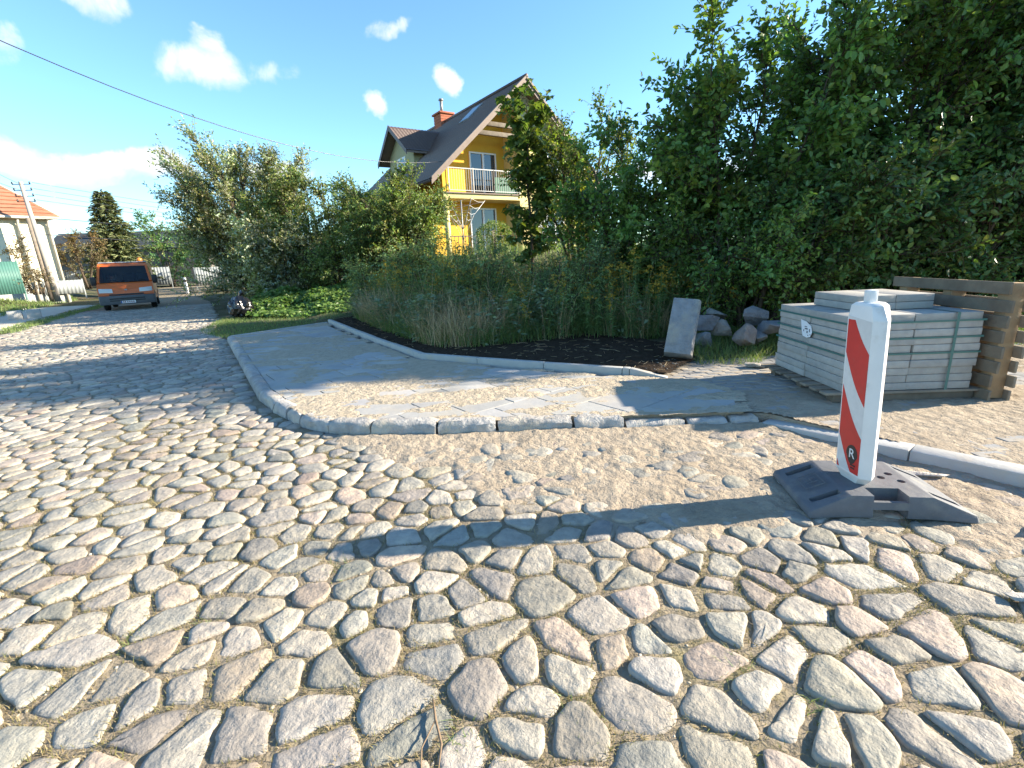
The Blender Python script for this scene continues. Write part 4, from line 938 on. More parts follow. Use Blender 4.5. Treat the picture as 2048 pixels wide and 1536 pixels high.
dw = MB().box((DT - .03, DM - .6, 5.9), (DT + .05, DM + .6, 7.2)).build('window', m_white, house); MB().box((DT - .04, DM - .5, 6.0), (DT - .031, DM + .5, 7.1)).build('pane', m_pane, dw)
# chimney
ch = MB().box((4.1, 7.5, 8.2), (4.9, 8.4, ZP + .65)).build('chimney', m_redbrick, house)
for k in range(5): MB().box((4.085, 7.485, ZP - .1 + k * .15), (4.915, 8.415, ZP + .015 + k * .15)).build('brick_course', m_redbrick, ch, bevel=.008, seg=1)
MB().box((4.0, 7.4, ZP + .65), (5.0, 8.5, ZP + .75)).build('chimney_cap', m_redbrick, ch, bevel=.01)
MB().tube([(4.4, 7.9, ZP + .75), (4.4, 7.9, ZP + 1.45)], .09, 12).build('flue_pipe', m_steel, ch, smooth=True)
MB().tube([(4.4, 7.9, ZP + 1.45), (4.4, 7.9, ZP + 1.54)], [.16, .12], 12).build('flue_cowl', m_steel, ch, smooth=True)
# windows and doors
def window(x0, x1, z0, z1, y, panes, parent=house, name='window', curtain=False, depth=.06):
    w = MB()
    fr = .07; w.box((x0, y - depth, z0), (x1, y - .005, z0 + fr)); w.box((x0, y - depth, z1 - fr), (x1, y - .005, z1)); w.box((x0, y - depth, z0 + fr), (x0 + fr, y - .005, z1 - fr)); w.box((x1 - fr, y - depth, z0 + fr), (x1, y - .005, z1 - fr))
    iw = (x1 - x0 - 2 * fr) / panes
    for k in range(1, panes): w.box((x0 + fr + iw * k - .05, y - depth - .004, z0 + fr), (x0 + fr + iw * k + .05, y - .006, z1 - fr))
    o = w.build(name, m_white, parent)
    for k in range(panes):
        MB().box((x0 + fr + iw * k + (.05 if k else 0), y - .035, z0 + fr), (x0 + fr + iw * (k + 1) - (.05 if k < panes - 1 else 0), y - .022, z1 - fr)).build('pane', m_curtain if curtain and k == 0 else m_pane, o)
    return o
window(2.2, 3.75, 4.56, 6.62, 1.3, 2, name='balcony_door', depth=.09)
window(2.05, 3.6, 1.76, 4.02, 1.3, 2, name='terrace_door', depth=.09)
window(5.35, 6.75, 5.45, 6.75, 0, 2); MB().box((5.3, -.14, 5.38), (6.8, -.001, 5.446)).build('window_sill', m_white, house)
window(5.3, 7.1, 1.9, 4.0, 0, 3, curtain=True)
# balcony railing: each baluster its own bar
rl = MB(); rl.box((.3, -.06, 5.56), (4.26, -.015, 5.6)); rl.box((.3, -.055, 4.62), (4.26, -.02, 4.65)); rl.build('railing', m_steel, house)
for k in range(31):
    x = .34 + k * .128; MB().box((x - .006, -.046, 4.65), (x + .006, -.034, 5.56)).build('baluster', m_steel, house)
for x in (.3, 1.6, 2.75, 4.22): MB().box((x - .02, -.065, 4.545), (x + .02, -.012, 5.62)).build('railing_post', m_darkmetal if x == 2.75 else m_steel, house)
MB().box((2.8, .05, 4.58), (4.2, .08, 5.3)).build('railing_screen', m_green_panel, house)['label'] = 'dark green screen inside the balcony railing'
# terrace railing in front
MB().box((-.6, -1.5, 2.5), (2.6, -1.46, 2.54)).build('terrace_rail', m_darkmetal, house)
for k in range(18):
    x = -.55 + k * .18; MB().box((x - .012, -1.49, 1.55), (x + .012, -1.47, 2.5)).build('terrace_baluster', m_darkmetal, house)
MB().box((1.5, -1.62, 1.4), (1.64, -1.5, 2.75)).build('terrace_post', m_wood, house)
# rotary clothes dryer on the terrace
cd = empty('clothes_dryer', (-1.75, 20.9, 1.55)); tag(cd, 'folded-out rotary clothes dryer on the terrace of the yellow house', 'clothes dryer')
MB().tube([(0, 0, 0), (0, 0, 2.35)], .025, 8).build('pole', m_steel, cd, smooth=True)
tips = []
for k in range(4):
    a = R(28 + 90 * k); e = (math.cos(a) * 1.1, math.sin(a) * 1.1, 2.35); tips.append(e)
    MB().tube([(0, 0, 1.2), e], .014, 6).build('arm', m_steel, cd, smooth=True); MB().tube([(math.cos(a) * .55, math.sin(a) * .55, 1.775), (0, 0, .75)], .009, 5).build('strut', m_steel, cd, smooth=True)
for r in (.35, .55, .75, .95):
    for k in range(4):
        p, q = [Vector((0, 0, 1.2)).lerp(Vector(tips[j % 4]), r) for j in (k, k + 1)]; mid = (p + q) / 2 + Vector((0, 0, -.07)); MB().tube([p, mid, q], .005, 4).build('line', m_white, cd)

# ------------------------------------------------------------------ cream house on the left, fences, pole, wires
m_cream = M('cream_render', (.70, .66, .50), (.66, .62, .47), 3, .9, .2, 60, .004, .15)
m_clay = M('clay_roof_tile', (.36, .165, .10), (.29, .13, .08), 6, .8, .3, 40, .01, .2)
m_plinth = M('grey_plinth', (.40, .41, .40), (.33, .34, .33), 5, .9, .2, 60, .004)
m_gutter = plain('beige_downpipe', (.45, .42, .36), .5)
m_corr = M('grey_corrugated_sheet', (.28, .30, .30), (.23, .25, .25), 3, .6, .1, 30, .003, .4)
m_greensheet = M('green_metal_sheet', (.06, .16, .13), (.05, .13, .11), 3, .5, .1, 30, .003, .4)
CHA = R(58)
chs = empty('cream_house', (-28.6, 31.8, .6), CHA); tag(chs, 'cream rendered house with orange clay tile roof at the left edge', 'house')
# local: x runs along the street front (to the back right), -y faces the street
LX, LY, EZ = 9.0, 8.0, 4.75
MB().box((-LX, 0, -.8), (0, LY, EZ)).build('wall', m_cream, chs)
MB().box((-LX - .04, -.04, -.8), (.04, LY + .04, .75)).build('plinth', m_plinth, chs)
a0, b0 = (-LX - .45, -.45), (.45, LY + .45); rz = EZ + 3.9; r0, r1 = (-LX / 2 - 1.2, LY / 2), (-LX / 2 + 1.2, LY / 2)
rv = [(a0[0], a0[1], EZ - .1), (b0[0], a0[1], EZ - .1), (b0[0], b0[1], EZ - .1), (a0[0], b0[1], EZ - .1), (r0[0], r0[1], rz), (r1[0], r1[1], rz)]
rf = MB().add(rv, [(0, 1, 5, 4), (1, 2, 5), (2, 3, 4, 5), (3, 0, 4), (0, 3, 2, 1)]).build('roof', m_clay, chs)
def hip_rows(p0, p1, q1, q0, n):     # courses of tiles as thin proud strips
    p0, p1, q0, q1 = map(Vector, (p0, p1, q0, q1)); nrm = (p1 - p0).cross(q0 - p0).normalized()
    for k in range(n):
        f0, f1 = k / n, (k + .96) / n
        a, b = p0.lerp(q0, f0), p1.lerp(q1, f0); c, d = p1.lerp(q1, f1), p0.lerp(q0, f1)
        MB().add([a + nrm * .01, b + nrm * .01, c + nrm * .01, d + nrm * .01, a + nrm * .09, b + nrm * .09, c + nrm * .035, d + nrm * .035], [(4, 5, 6, 7), (0, 1, 5, 4), (1, 2, 6, 5), (3, 0, 4, 7), (2, 3, 7, 6)]).build('tile_course', m_clay, rf)
hip_rows(rv[0], rv[1], rv[5], rv[4], 16); hip_rows(rv[1], rv[2], rv[5], rv[5], 16)
MB().tube([rv[1], rv[5]], .11, 6).build('hip_tiles', m_clay, rf, smooth=True)
MB().tube([(a0[0], a0[1] - .07, EZ - .12), (b0[0], a0[1] - .07, EZ - .12)], .08, 8).build('gutter', m_gutter, chs, smooth=True)
for x in (-1.5, -.12): MB().tube([(x, -.42, EZ - .15), (x, -.14, EZ - .5), (x, -.12, -.5)], .07, 8).build('downpipe', m_gutter, chs, smooth=True)
cw = MB().box((-4.6, -.03, 1.3), (-3.4, .02, 2.6)).build('window', m_white, chs); MB().box((-4.5, -.04, 1.4), (-3.5, -.031, 2.5)).build('pane', m_pane, cw)
cw = MB().box((-7.6, -.03, 1.3), (-6.4, .02, 2.6)).build('window', m_white, chs); MB().box((-7.5, -.04, 1.4), (-6.5, -.031, 2.5)).build('pane', m_pane, cw)
chm = MB().box((-.9, 2.2, EZ + .2), (-.35, 2.8, EZ + 1.5)).build('chimney', m_redbrick, chs)
def corrugated(name, p0, p1, z0, z1, mat, label, cat, group=None, wave=.2, amp=.014, rails=True):
    p0, p1 = Vector(p0), Vector(p1); L = (p1 - p0).length; root = empty(name, (p0.x, p0.y, z0), math.atan2(p1.y - p0.y, p1.x - p0.x)); tag(root, label, cat, group)
    npan = max(1, round(L / 2.0)); w = L / npan
    for k in range(npan):
        xs = np.arange(k * w + .01, (k + 1) * w - .005, wave / 6); y = amp * np.sign(np.sin(xs * 2 * np.pi / wave)) * np.minimum(1, np.abs(np.sin(xs * 2 * np.pi / wave)) * 1.6)
        h0 = 0.04 + .02 * random.random(); V = np.concatenate([np.column_stack([xs, y, np.full(len(xs), h0)]), np.column_stack([xs, y, np.full(len(xs), z1 - z0)])], 0); m = len(xs)
        F = np.stack([np.arange(m - 1), np.arange(1, m), np.arange(1, m) + m, np.arange(m - 1) + m], 1); o = mesh_obj('sheet_panel', V, F, mat, root)
        sm = o.modifiers.new('thick', 'SOLIDIFY'); sm.thickness = .004
    for k in range(npan + 1): MB().box((k * w - .03, .04, -.3), (k * w + .03, .1, z1 - z0 + .06)).build('post', mat, root)
    return root
corrugated('corrugated_fence', (-36.2, 37.2), (-28.4, 41.5), .7, 2.15, m_corr, 'pale grey corrugated sheet fence left of the van under the fruit tree', 'fence', 'grey sheet fences')
corrugated('corrugated_fence', (-27.0, 42.5), (-21.5, 45.5), .4, 2.0, m_corr, 'pale grey corrugated sheet fence right of the van', 'fence', 'grey sheet fences')
corrugated('low_sheet_fence', (-29.0, 30.7), (-28.0, 32.4), .55, 1.45, m_corr, 'low grey sheet fence at the foot of the cream house corner', 'fence', 'grey sheet fences')
corrugated('green_fence', (-27.0, 24.2), (-26.2, 26.6), .8, 2.55, m_greensheet, 'green sheet metal fence at the left edge', 'fence', wave=.12, amp=.012)
# far low building with dark roof
fb = empty('far_building', (-47, 62, .3), R(8)); tag(fb, 'long far building with dark roof behind the spruce', 'building')
MB().box((-9, 0, 0), (9, 7, 4.6)).build('wall', M('dark_brick_wall', (.16, .14, .12), (.12, .105, .09), 4, .9), fb); MB().prism([(-.6, 4.5), (7.6, 4.5), (3.5, 6.9)], -9.5, 9.5, 'x').build('roof', M('dark_felt_roof', (.045, .055, .06), (.035, .04, .045), 3, .9), fb)
MB().box((-4.6, 2.0, 6.0), (-4.0, 2.6, 7.7)).build('chimney', m_plinth, fb)
# utility pole
m_pole = M('concrete_pole', (.36, .33, .29), (.29, .27, .24), 4, .9, .2, 40, .004)
m_ins = plain('dark_insulator', (.03, .03, .035), .3)
pole = empty('utility_pole', (-27.75, 30.0, .5), 0, rot=(0, R(3.5), R(20))); tag(pole, 'concrete utility pole with insulators beside the cream house', 'utility pole')
pole.rotation_euler = (0, R(-1.5), R(20))
MB().tube([(0, 0, -.3), (0, 0, 6.6)], [.16, .10], 10).build('shaft', m_pole, pole, smooth=True)
for k, z in enumerate((6.45, 6.12, 5.8, 5.5)):
    MB().tube([(-.42, 0, z), (.42, 0, z)], .022, 6).build('crossarm', m_darkmetal, pole, smooth=True)
    for x in (-.4, .4): MB().tube([(x, 0, z), (x, 0, z + .06), (x, 0, z + .15)], [.03, .05, .03], 8).build('insulator', m_ins, pole, smooth=True)
st = MB().tube([(-.25, -.1, -.3), (-.15, -.1, 4.6)], [.12, .10], 8).build('stub', m_wood, pole, smooth=True)
def wire(name, a, b, sag, r, label, group):
    a, b = Vector(a), Vector(b); ps = []
    for k in range(25):
        t = k / 24; p = a.lerp(b, t); p.z -= sag * 4 * t * (1 - t); ps.append(p)
    o = MB().tube(ps, r, 5).build(name, m_ins, None, smooth=True); tag(o, label, 'wire', group)
wire('service_cable', (-14, 6, 8.85), (-2.6, 22.7, 5.74), 1.72, .011, 'long black service cable crossing the sky to the yellow house', None)
for k, z in enumerate((6.5, 6.17, 5.85, 5.55)):
    wire('power_line', (-27.4, 30.1, z + .55), (-21, 62, z + .3), .35, .012, ['topmost', 'second from top', 'third from top', 'lowest'][k] + ' thin power line running right from the pole insulators', 'power lines on the pole')
wire('branch_wire', (-27.9, 29.9, 6.95), (-16, 12.5, 7.4), .4, .014, 'upper wire from the pole to the left edge', 'wires left of the pole'); wire('branch_wire', (-27.9, 29.9, 6.6), (-16, 12.5, 6.4), .35, .014, 'lower wire from the pole to the left edge', 'wires left of the pole')
wire('phone_line', (-27.55, 30.1, 5.15), (-24, 58, 5.3), .2, .02, 'upper thick phone line right of the pole', 'phone lines'); wire('phone_line', (-27.5, 30.1, 4.15), (-24, 58, 3.9), .15, .02, 'lower thick phone line right of the pole', 'phone lines')

# ------------------------------------------------------------------ left footpath under construction
m_pale = M('pale_sand_path', (.56, .50, .40), (.48, .42, .33), 2, .95, .5, 40, .01, .1)
o = MB().prism(LP, -.1, .05).build('footpath', m_pale); tag(o, kind='structure')
strip([(-18.5, 14.2), (-22.3, 20.4), (-26.6, 27.2)], 1.0, .08, -.05, .09, 'edging_strip', m_conc, o)
strip([(-15.4, 13.9), (-19.2, 20.4), (-23.1, 27)], 1.0, .15, -.1, .04, 'kerb_stone', m_conc, o, out=-1)
for k, (x, y, z, lab) in enumerate([(-19.25, 18.85, .03, 'left pale concrete block lying on the unfinished footpath'), (-18.85, 19.2, .03, 'right pale concrete block lying on the unfinished footpath')]):
    b = MB().box((-.2, -.25, 0), (.2, .25, .36)).box((-.14, -.252, .06), (.14, -.246, .30)).build('concrete_block', m_conc, None, bevel=.015); b.location = (x, y, z); b.rotation_euler = (0, 0, R(42)); tag(b, lab, 'block', 'blocks on the footpath')
# white bollard
bo = empty('bollard', (-23.66, 36, .1)); tag(bo, 'white roadside marker post with dark band at the bend', 'bollard'); MB().box((-.09, -.06, 0), (.09, .06, 1.15)).build('post', m_white, bo, bevel=.03); MB().box((-.092, -.062, .82), (.092, .062, 1.0)).build('band', m_darkmetal, bo)
cp = MB().box((-.13, -.13, 0), (.13, .13, .38)).box((-.15, -.15, .38), (.15, .15, .42)).build('concrete_post', m_conc, None, bevel=.012); cp.location = (-4.2, 13.7, .02); tag(cp, 'short pale concrete post half hidden at the weed edge', 'post')

# ------------------------------------------------------------------ orange van
m_orange = plain('orange_paint', (.66, .135, .018), .35, .4, 0, None, .2)
m_bumper = M('grey_bumper_plastic', (.12, .125, .13), (.09, .095, .10), 6, .6, .1, 60, .002, .4)
m_rubber = plain('tyre_rubber', (.02, .02, .02), .8, .3)
m_black = plain('black_plastic', (.015, .015, .017), .5)
m_windscreen = glass_mat('windscreen_glass', (.012, .018, .022), .45)
m_lens = plain('headlight_lens', (.62, .62, .58), .12, .8)
m_amber = plain('amber_lamp', (.55, .20, .03), .3)
van = empty('orange_van', (-17.35, 22.2, 0), R(-56.5 + 90)); van.scale = (1.04, 1.04, 1.02); tag(van, 'orange panel van with grey bumper driving towards the camera', 'van')
# local: forward = -y
PR = [(.06, .42, .93), (.02, .70, .97), (.06, .92, .98), (.30, 1.14, .98), (.52, 1.22, .97), (1.10, 1.93, .89), (1.30, 2.05, .87), (1.7, 2.10, .86), (4.6, 2.10, .86), (4.78, 1.95, .88), (4.82, .42, .95)]
mb = MB(); n = len(PR)
vL = [(-w, y, z) for y, z, w in PR]; vR = [(w, y, z) for y, z, w in PR]
fs = []
for k in range(n - 1):
    if k == 4: continue
    fs.append((k, k + 1, n + k + 1, n + k))
mb.add(vL + vR, fs)
def side(sg):
    # lower panel, then belt line z=1.2 up to the roof, with real width change
    wl_, wu = .985, .87
    pts_ = [(.06, .42), (.02, .70), (.06, .92), (.30, 1.14), (.52, 1.22), (1.10, 1.93), (1.30, 2.05), (1.7, 2.10), (4.6, 2.10), (4.78, 1.95), (4.82, .42), (4.3, .42), (4.2, .70), (3.95, .82), (3.7, .82), (3.45, .70), (3.35, .42), (1.35, .42), (1.25, .70), (1.0, .82), (.75, .82), (.5, .70), (.4, .42)]
    def w(y, z): return float(np.interp(z, [.4, .9, 1.22, 1.93, 2.1], [.95, .98, .97, .89, .86]))
    V = [(sg * w(y, z), y, z) for y, z in pts_]; return V, [tuple(range(len(V)))]
body_o = mb.build('body', m_orange, van, smooth=False)
for sg in (-1, 1):
    V, F = side(sg); MB().add(V, F).build('side_panel', m_orange, van)
    # pillar beside the windscreen
    p = [(sg * .97, .52, 1.22), (sg * .89, 1.10, 1.93), (sg * .80, 1.09, 1.935), (sg * .88, .51, 1.225)]; MB().add(p + [(a, b - .03, c + .03) for a, b, c in p], [(0, 1, 2, 3), (4, 7, 6, 5), (0, 4, 5, 1), (1, 5, 6, 2), (2, 6, 7, 3), (3, 7, 4, 0)]).build('windscreen_pillar', m_orange, van)
    w = lambda z: float(np.interp(z, [1.22, 1.93], [.97, .89])) + .006
    dr = MB().add([(sg * w(1.25), .80, 1.25), (sg * w(1.25), 1.75, 1.25), (sg * w(1.88), 1.75, 1.88), (sg * w(1.88), 1.22, 1.88)], [(0, 1, 2, 3)]).build('side_window', m_pane, van)
    mr = MB().box((sg * 1.08 - .10, .52, 1.12), (sg * 1.08 + .10, .64, 1.50)).build('mirror', m_black, van, bevel=.04); MB().tube([(sg * .95, .62, 1.25), (sg * 1.05, .6, 1.25)], .025, 6).build('mirror_arm', m_black, mr, smooth=True)
    hl = MB().add([(sg * .93, .015, .80), (sg * .46, -.012, .78), (sg * .47, .02, .955), (sg * .93, .075, .985), (sg * .93, .1, .80), (sg * .46, .1, .78), (sg * .47, .12, .955), (sg * .93, .16, .985)], [(0, 1, 2, 3), (4, 7, 6, 5), (0, 4, 5, 1), (1, 5, 6, 2), (2, 6, 7, 3), (3, 7, 4, 0)]).build('headlight', m_lens, van, bevel=.01)
    if sg == 1: hl['label'] = 'sunlit headlight on the van'
    for yy in (.88, 3.82):
        wh = MB(); ring = []
        wh.tube([(sg * .74, yy, .33), (sg * .78, yy, .33), (sg * .92, yy, .33), (sg * .955, yy, .33)], [.29, .33, .33, .29], 20)
        wo = wh.build('wheel', m_rubber, van, smooth=False); MB().tube([(sg * .93, yy, .33), (sg * .962, yy, .33)], [.19, .17], 16).build('rim', m_steel, wo)
# windscreen, wipers, dashboard, bonnet seams
MB().add([(-.88, .50, 1.235), (.88, .50, 1.235), (.805, 1.07, 1.915), (-.805, 1.07, 1.915)], [(0, 1, 2, 3)]).build('windscreen', m_windscreen, van)
for x0 in (-.55, .15): MB().tube([(x0, .46, 1.25), (x0 + .55, .535, 1.31)], .012, 5).build('wiper', m_black, van)
MB().box((-.86, .62, .9), (.86, 1.05, 1.18)).build('dashboard', m_black, van, bevel=.05)
MB().tube([(-.86, .49, 1.232), (.86, .49, 1.232)], .02, 6).build('cowl_seal', m_black, van)
for x in (-.5, .1, .6): MB().box((x - .22, 1.55, .6), (x + .22, 1.72, 1.62)).build('seat', m_black, van, bevel=.06)
MB().box((-.87, 1.9, .45), (.87, 1.95, 2.05)).build('bulkhead', m_bumper, van)
MB().prism([(-.96, -.08), (.96, -.08), (1.0, .10), (1.0, .42), (-1.0, .42), (-1.0, .10)], .27, .66).build('bumper', m_bumper, van, bevel=.035)
MB().box((-.60, -.035, .675), (.60, .05, .73)).build('grille', m_black, van); MB().box((-.62, -.09, .50), (.62, -.07, .55)).build('bumper_slot', m_black, van); MB().box((-.62, -.09, .42), (.62, -.07, .46)).build('bumper_slot', m_black, van)
pl_ = MB().box((-.26, -.10, .315), (.26, -.085, .425)).build('number_plate', plain('plate_white', (.75, .75, .74), .4), van)
MB().box((-.258, -.102, .318), (-.215, -.1005, .422)).build('plate_band', plain('plate_blue', (.03, .08, .3), .4), pl_)
for k, x in enumerate((-.16, -.10, -.02, .05, .12, .19)): MB().box((x - .018, -.102, .335), (x + .018, -.1005, .405)).build('plate_mark', plain('plate_mark_%d' % k, (.25, .07, .08), .5), pl_)
MB().prism([(-.86, 1.42), (.86, 1.42), (.86, 1.75), (-.86, 1.75)], 2.09, 2.13).build('roof_sky_reflection', plain('painted_sky_reflection', (.45, .48, .52), .35), van, bevel=.012)  # pale bluish strip paints the sky's reflection on the front roof edge
MB().tube([(.62, 1.9, 2.1), (.62, 1.9, 2.2), (.62, 1.9, 2.28), (.62, 1.9, 2.31)], [.12, .12, .10, .02], 12).build('roof_lamp', m_amber, van, smooth=True)
MB().add([(-.05, -.003, .87), (.05, -.003, .87), (.05, .0, .93), (-.05, .0, .93)], [(0, 1, 2, 3)]).build('badge', m_steel, van)
# driver behind the wheel
m_shirt = plain('pale_shirt', (.45, .47, .5), .9); m_skin = plain('skin', (.45, .26, .19), .6); m_hair = plain('dark_hair', (.04, .03, .025), .8)
def skin_body(name, verts, edges, radii, mat, parent, root=0):
    me = bpy.data.meshes.new(name); me.from_pydata(verts, edges, []); o = bpy.data.objects.new(name, me); link(o, parent)
    o.modifiers.new('skin', 'SKIN'); 
    for k, r in enumerate(radii): me.skin_vertices[0].data[k].radius = (r, r); me.skin_vertices[0].data[k].use_root = (k == root)
    ss = o.modifiers.new('sub', 'SUBSURF'); ss.levels = 1; ss.render_levels = 2; me.materials.append(mat); return o
pr = empty('person', (0, 0, 0)); pr.matrix_world = Matrix.Translation(van.location) @ Matrix.Rotation(van.rotation_euler.z, 4, 'Z') @ Matrix.Translation((-.5, 1.42, .62))
tag(pr, 'driver in a pale shirt holding the steering wheel of the van', 'person')
V = [(0, 0, .1), (0, .02, .32), (0, .0, .56), (0, -.02, .68), (0, -.04, .76), (0, -.05, .88), (-.2, -.02, .6), (-.26, -.2, .42), (-.16, -.42, .48), (.2, -.02, .6), (.26, -.2, .42), (.16, -.42, .48), (-.1, -.3, .1), (-.12, -.46, -.25), (.1, -.3, .1), (.12, -.46, -.25)]
Ed = [(0, 1), (1, 2), (2, 3), (3, 4), (4, 5), (2, 6), (6, 7), (7, 8), (2, 9), (9, 10), (10, 11), (0, 12), (12, 13), (0, 14), (14, 15)]
skin_body('body', V, Ed, [.15, .16, .16, .07, .085, .09, .075, .055, .04, .075, .055, .04, .09, .06, .09, .06], m_shirt, pr)
hd = MB()
bmh = bmesh.new(); bmesh.ops.create_uvsphere(bmh, u_segments=16, v_segments=12, radius=1); hv = [(v.co.x * .085, v.co.y * .10 - .05, v.co.z * .125 + .86) for v in bmh.verts]; hf = [tuple(v.index for v in f.verts) for f in bmh.faces]; bmh.free()
MB().add(hv, hf).tube([(0, -.14, .88), (0, -.175, .84), (0, -.145, .825)], [.012, .018, .012], 6).build('head', m_skin, pr, smooth=True)
MB().add([(x * 1.08, (y + .05) * 1.08 - .04, .86 + (z - .86) * 1.08 + .012) for x, y, z in hv], [f for f in hf if all(hv[i][2] > .885 or hv[i][1] > -.02 for i in f)]).build('hair', m_hair, pr, smooth=True)
sw = MB(); sw.tube([(-.5 + .2 * math.cos(a), 1.0 + .09 * math.sin(a), 1.16 + .17 * math.sin(a)) for a in np.linspace(0, 2 * math.pi, 21)], .014, 6, False).build('steering_wheel', m_black, van, smooth=True)

# ------------------------------------------------------------------ rubbish bag
m_bag = plain('black_plastic_bag', (.009, .0095, .011), .22, .55)
rb = empty('rubbish_bag', (-8.45, 15.25, .05)); tag(rb, 'shiny black rubbish bag on the verge at the road edge', 'rubbish bag')
bmh = bmesh.new(); bmesh.ops.create_icosphere(bmh, subdivisions=4, radius=1)
for v in bmh.verts:
    c = v.co.copy(); n1 = fbm(np.array([c.x * 2.2 + 5]), np.array([c.y * 2.2 + c.z * 1.7]), 12)[0] - .5; n2 = 1 - abs(2 * fbm(np.array([c.x * 5 + c.z * 3]), np.array([c.y * 5 - c.z * 2]), 19, 3)[0] - 1)
    r = 1 + .26 * n1 + .30 * (n2 - .7); v.co = Vector((c.x * .36 * r, c.y * .36 * r, max(-.02, c.z * .36 * r + .31)))
V = [v.co[:] for v in bmh.verts]; F = [tuple(v.index for v in f.verts) for f in bmh.faces]; bmh.free()
MB().add(V, F).build('sack', m_bag, rb, smooth=False)
MB().tube([(0, 0, .62), (.02, 0, .68), (.05, .02, .74), (.12, .05, .78)], [.10, .035, .06, .09], 9).build('knot', m_bag, rb)

# ------------------------------------------------------------------ guide beacon on its rubber foot
m_board = M('white_board_plastic', (.72, .715, .70), (.66, .655, .64), 5, .4, .08, 40, .001, .4, c3=(.50, .46, .40), s3=5, f3=(.58, .78))
m_refl = M('white_reflective_sheet', (.60, .60, .59), (.54, .54, .53), 30, .4, .05, 300, .0005, .5)
m_redfilm = M('red_reflective_sheet', (.55, .025, .022), (.47, .022, .02), 14, .4, .04, 200, .0005, .5, c3=(.42, .05, .04), s3=9, f3=(.58, .7))
m_foot = M('recycled_rubber', (.135, .137, .146), (.105, .108, .116), 10, .7, .4, 120, .003, .35, c3=(.20, .19, .17), s3=6, f3=(.55, .75))
m_logo = plain('logo_black', (.02, .02, .02), .5)
bc = empty('guide_beacon', (2.03, 2.50, .0), R(-9)); tag(bc, 'red and white striped guide beacon standing on a dark rubber foot', 'traffic beacon')
ZF = .012
ft = MB()
xs = [-.41, -.40, -.20, .20, .40, .41]; hw = [.265, .27, .245, .245, .27, .265]; zt = [.02, .038, .125, .125, .038, .02]
V = []
for x, w, z in zip(xs, hw, zt): V += [(x, -w, 0), (x, -w + .012, z), (x, w - .012, z), (x, w, 0)]
F = [(k * 4 + a, k * 4 + 4 + a, k * 4 + 4 + b, k * 4 + b) for k in range(5) for a, b in ((0, 1), (1, 2), (2, 3), (3, 0))] + [(0, 1, 2, 3), (20, 23, 22, 21)]
ft.add(V, F); foot = ft.build('foot', m_foot, bc, bevel=.006, seg=2)
cut = MB()
for sg in (-1, 1):
    lo, hi = (-.30, -.235) if sg < 0 else (.235, .30)
    cut.box((-.085, min(sg * .30, sg * .15), -.01), (.085, max(sg * .30, sg * .15), .048))
    cut.box((-.085, min(sg * .215, sg * .135), .03), (.085, max(sg * .215, sg * .135), .2))
    cut.box((-.085, min(sg * .32, sg * .21), .090), (.085, max(sg * .32, sg * .21), .2))
    for ex in (-1, 1): cut.box((ex * .30 - .075, sg * .165 - .022, .048), (ex * .30 + .075, sg * .165 + .022, .2), rot=(0, ex * .12, 0))
for x, y in ((.07, .0), (.135, .05), (.15, -.045)): cut.tube([(x, y, .05), (x, y, .2)], .021, 14)
cut.box((-.035, -.022, .04), (.012, .022, .2))
co = cut.build('cutter', None)
bpy.context.view_layer.update()
bmod = foot.modifiers.new('cut', 'BOOLEAN'); bmod.operation = 'DIFFERENCE'; bmod.object = co; bmod.solver = 'EXACT'; bmod.use_self = True
co.parent = bc
bpy.context.view_layer.update()
dg = bpy.context.evaluated_depsgraph_get(); nm = bpy.data.meshes.new_from_object(foot.evaluated_get(dg)); foot.modifiers.clear(); foot.data = nm
bpy.data.objects.remove(co); foot.location.z = ZF
if not foot.data.materials: foot.data.materials.append(m_foot)
foot.data.set_sharp_from_angle(angle=R(35))
sl = math.atan2(.087, .2); mt = Matrix.Translation((-.30, 0, ZF + .0825)) @ Matrix.Rotation(-sl, 4, 'Y')
em = MB()
for b_ in (((-.055, -.07, 0), (-.05, .07, .004)), ((.05, -.07, 0), (.055, .07, .004)), ((-.05, -.07, 0), (.05, -.065, .004)), ((-.05, .065, 0), (.05, .07, .004)), ((-.03, -.025, 0), (.03, -.02, .003)), ((-.03, .02, 0), (.03, .025, .003)), ((.0, -.02, 0), (.005, .02, .003))): em.box(*b_)
eo = em.build('embossed_mark', m_foot, foot); eo.matrix_local = foot.matrix_local.inverted() @ mt
# hollow moulded board: hexagonal section, wide faces towards -x and +x
brd = empty('board', (-.075, -.02, ZF + .0)); brd.scale = (1, 1, 1.03); brd.parent = bc; brd.rotation_euler = (R(0), R(-3.0), R(9 + 2))
def hexa(z, hy, fy, tx, cy=0): return [(-tx, cy - fy, z), (-tx, cy + fy, z), (0, cy + hy, z), (tx, cy + fy, z), (tx, cy - fy, z), (0, cy - hy, z)]
lev = [hexa(.045, .012, .006, .02), hexa(.16, .122, .082, .043), hexa(.165, .125, .087, .048), hexa(1.02, .125, .087, .048), hexa(1.09, .09, .072, .046), hexa(1.105, .06, .05, .04)]
V = [p for l in lev for p in l]; F = [(k * 6 + j, k * 6 + (j + 1) % 6, k * 6 + 6 + (j + 1) % 6, k * 6 + 6 + j) for k in range(len(lev) - 1) for j in range(6)] + [tuple(reversed(range(6))), tuple(30 + j for j in range(6))]
sh = MB().add(V, F).build('shell', m_board, brd, bevel=.004)
MB().box((-.022, -.022, 1.10), (.022, .022, 1.165)).build('top_tube', m_board, brd, bevel=.004)
MB().box((-.02, -.02, -.0), (.02, .02, .06)).build('bottom_tube', m_board, brd)
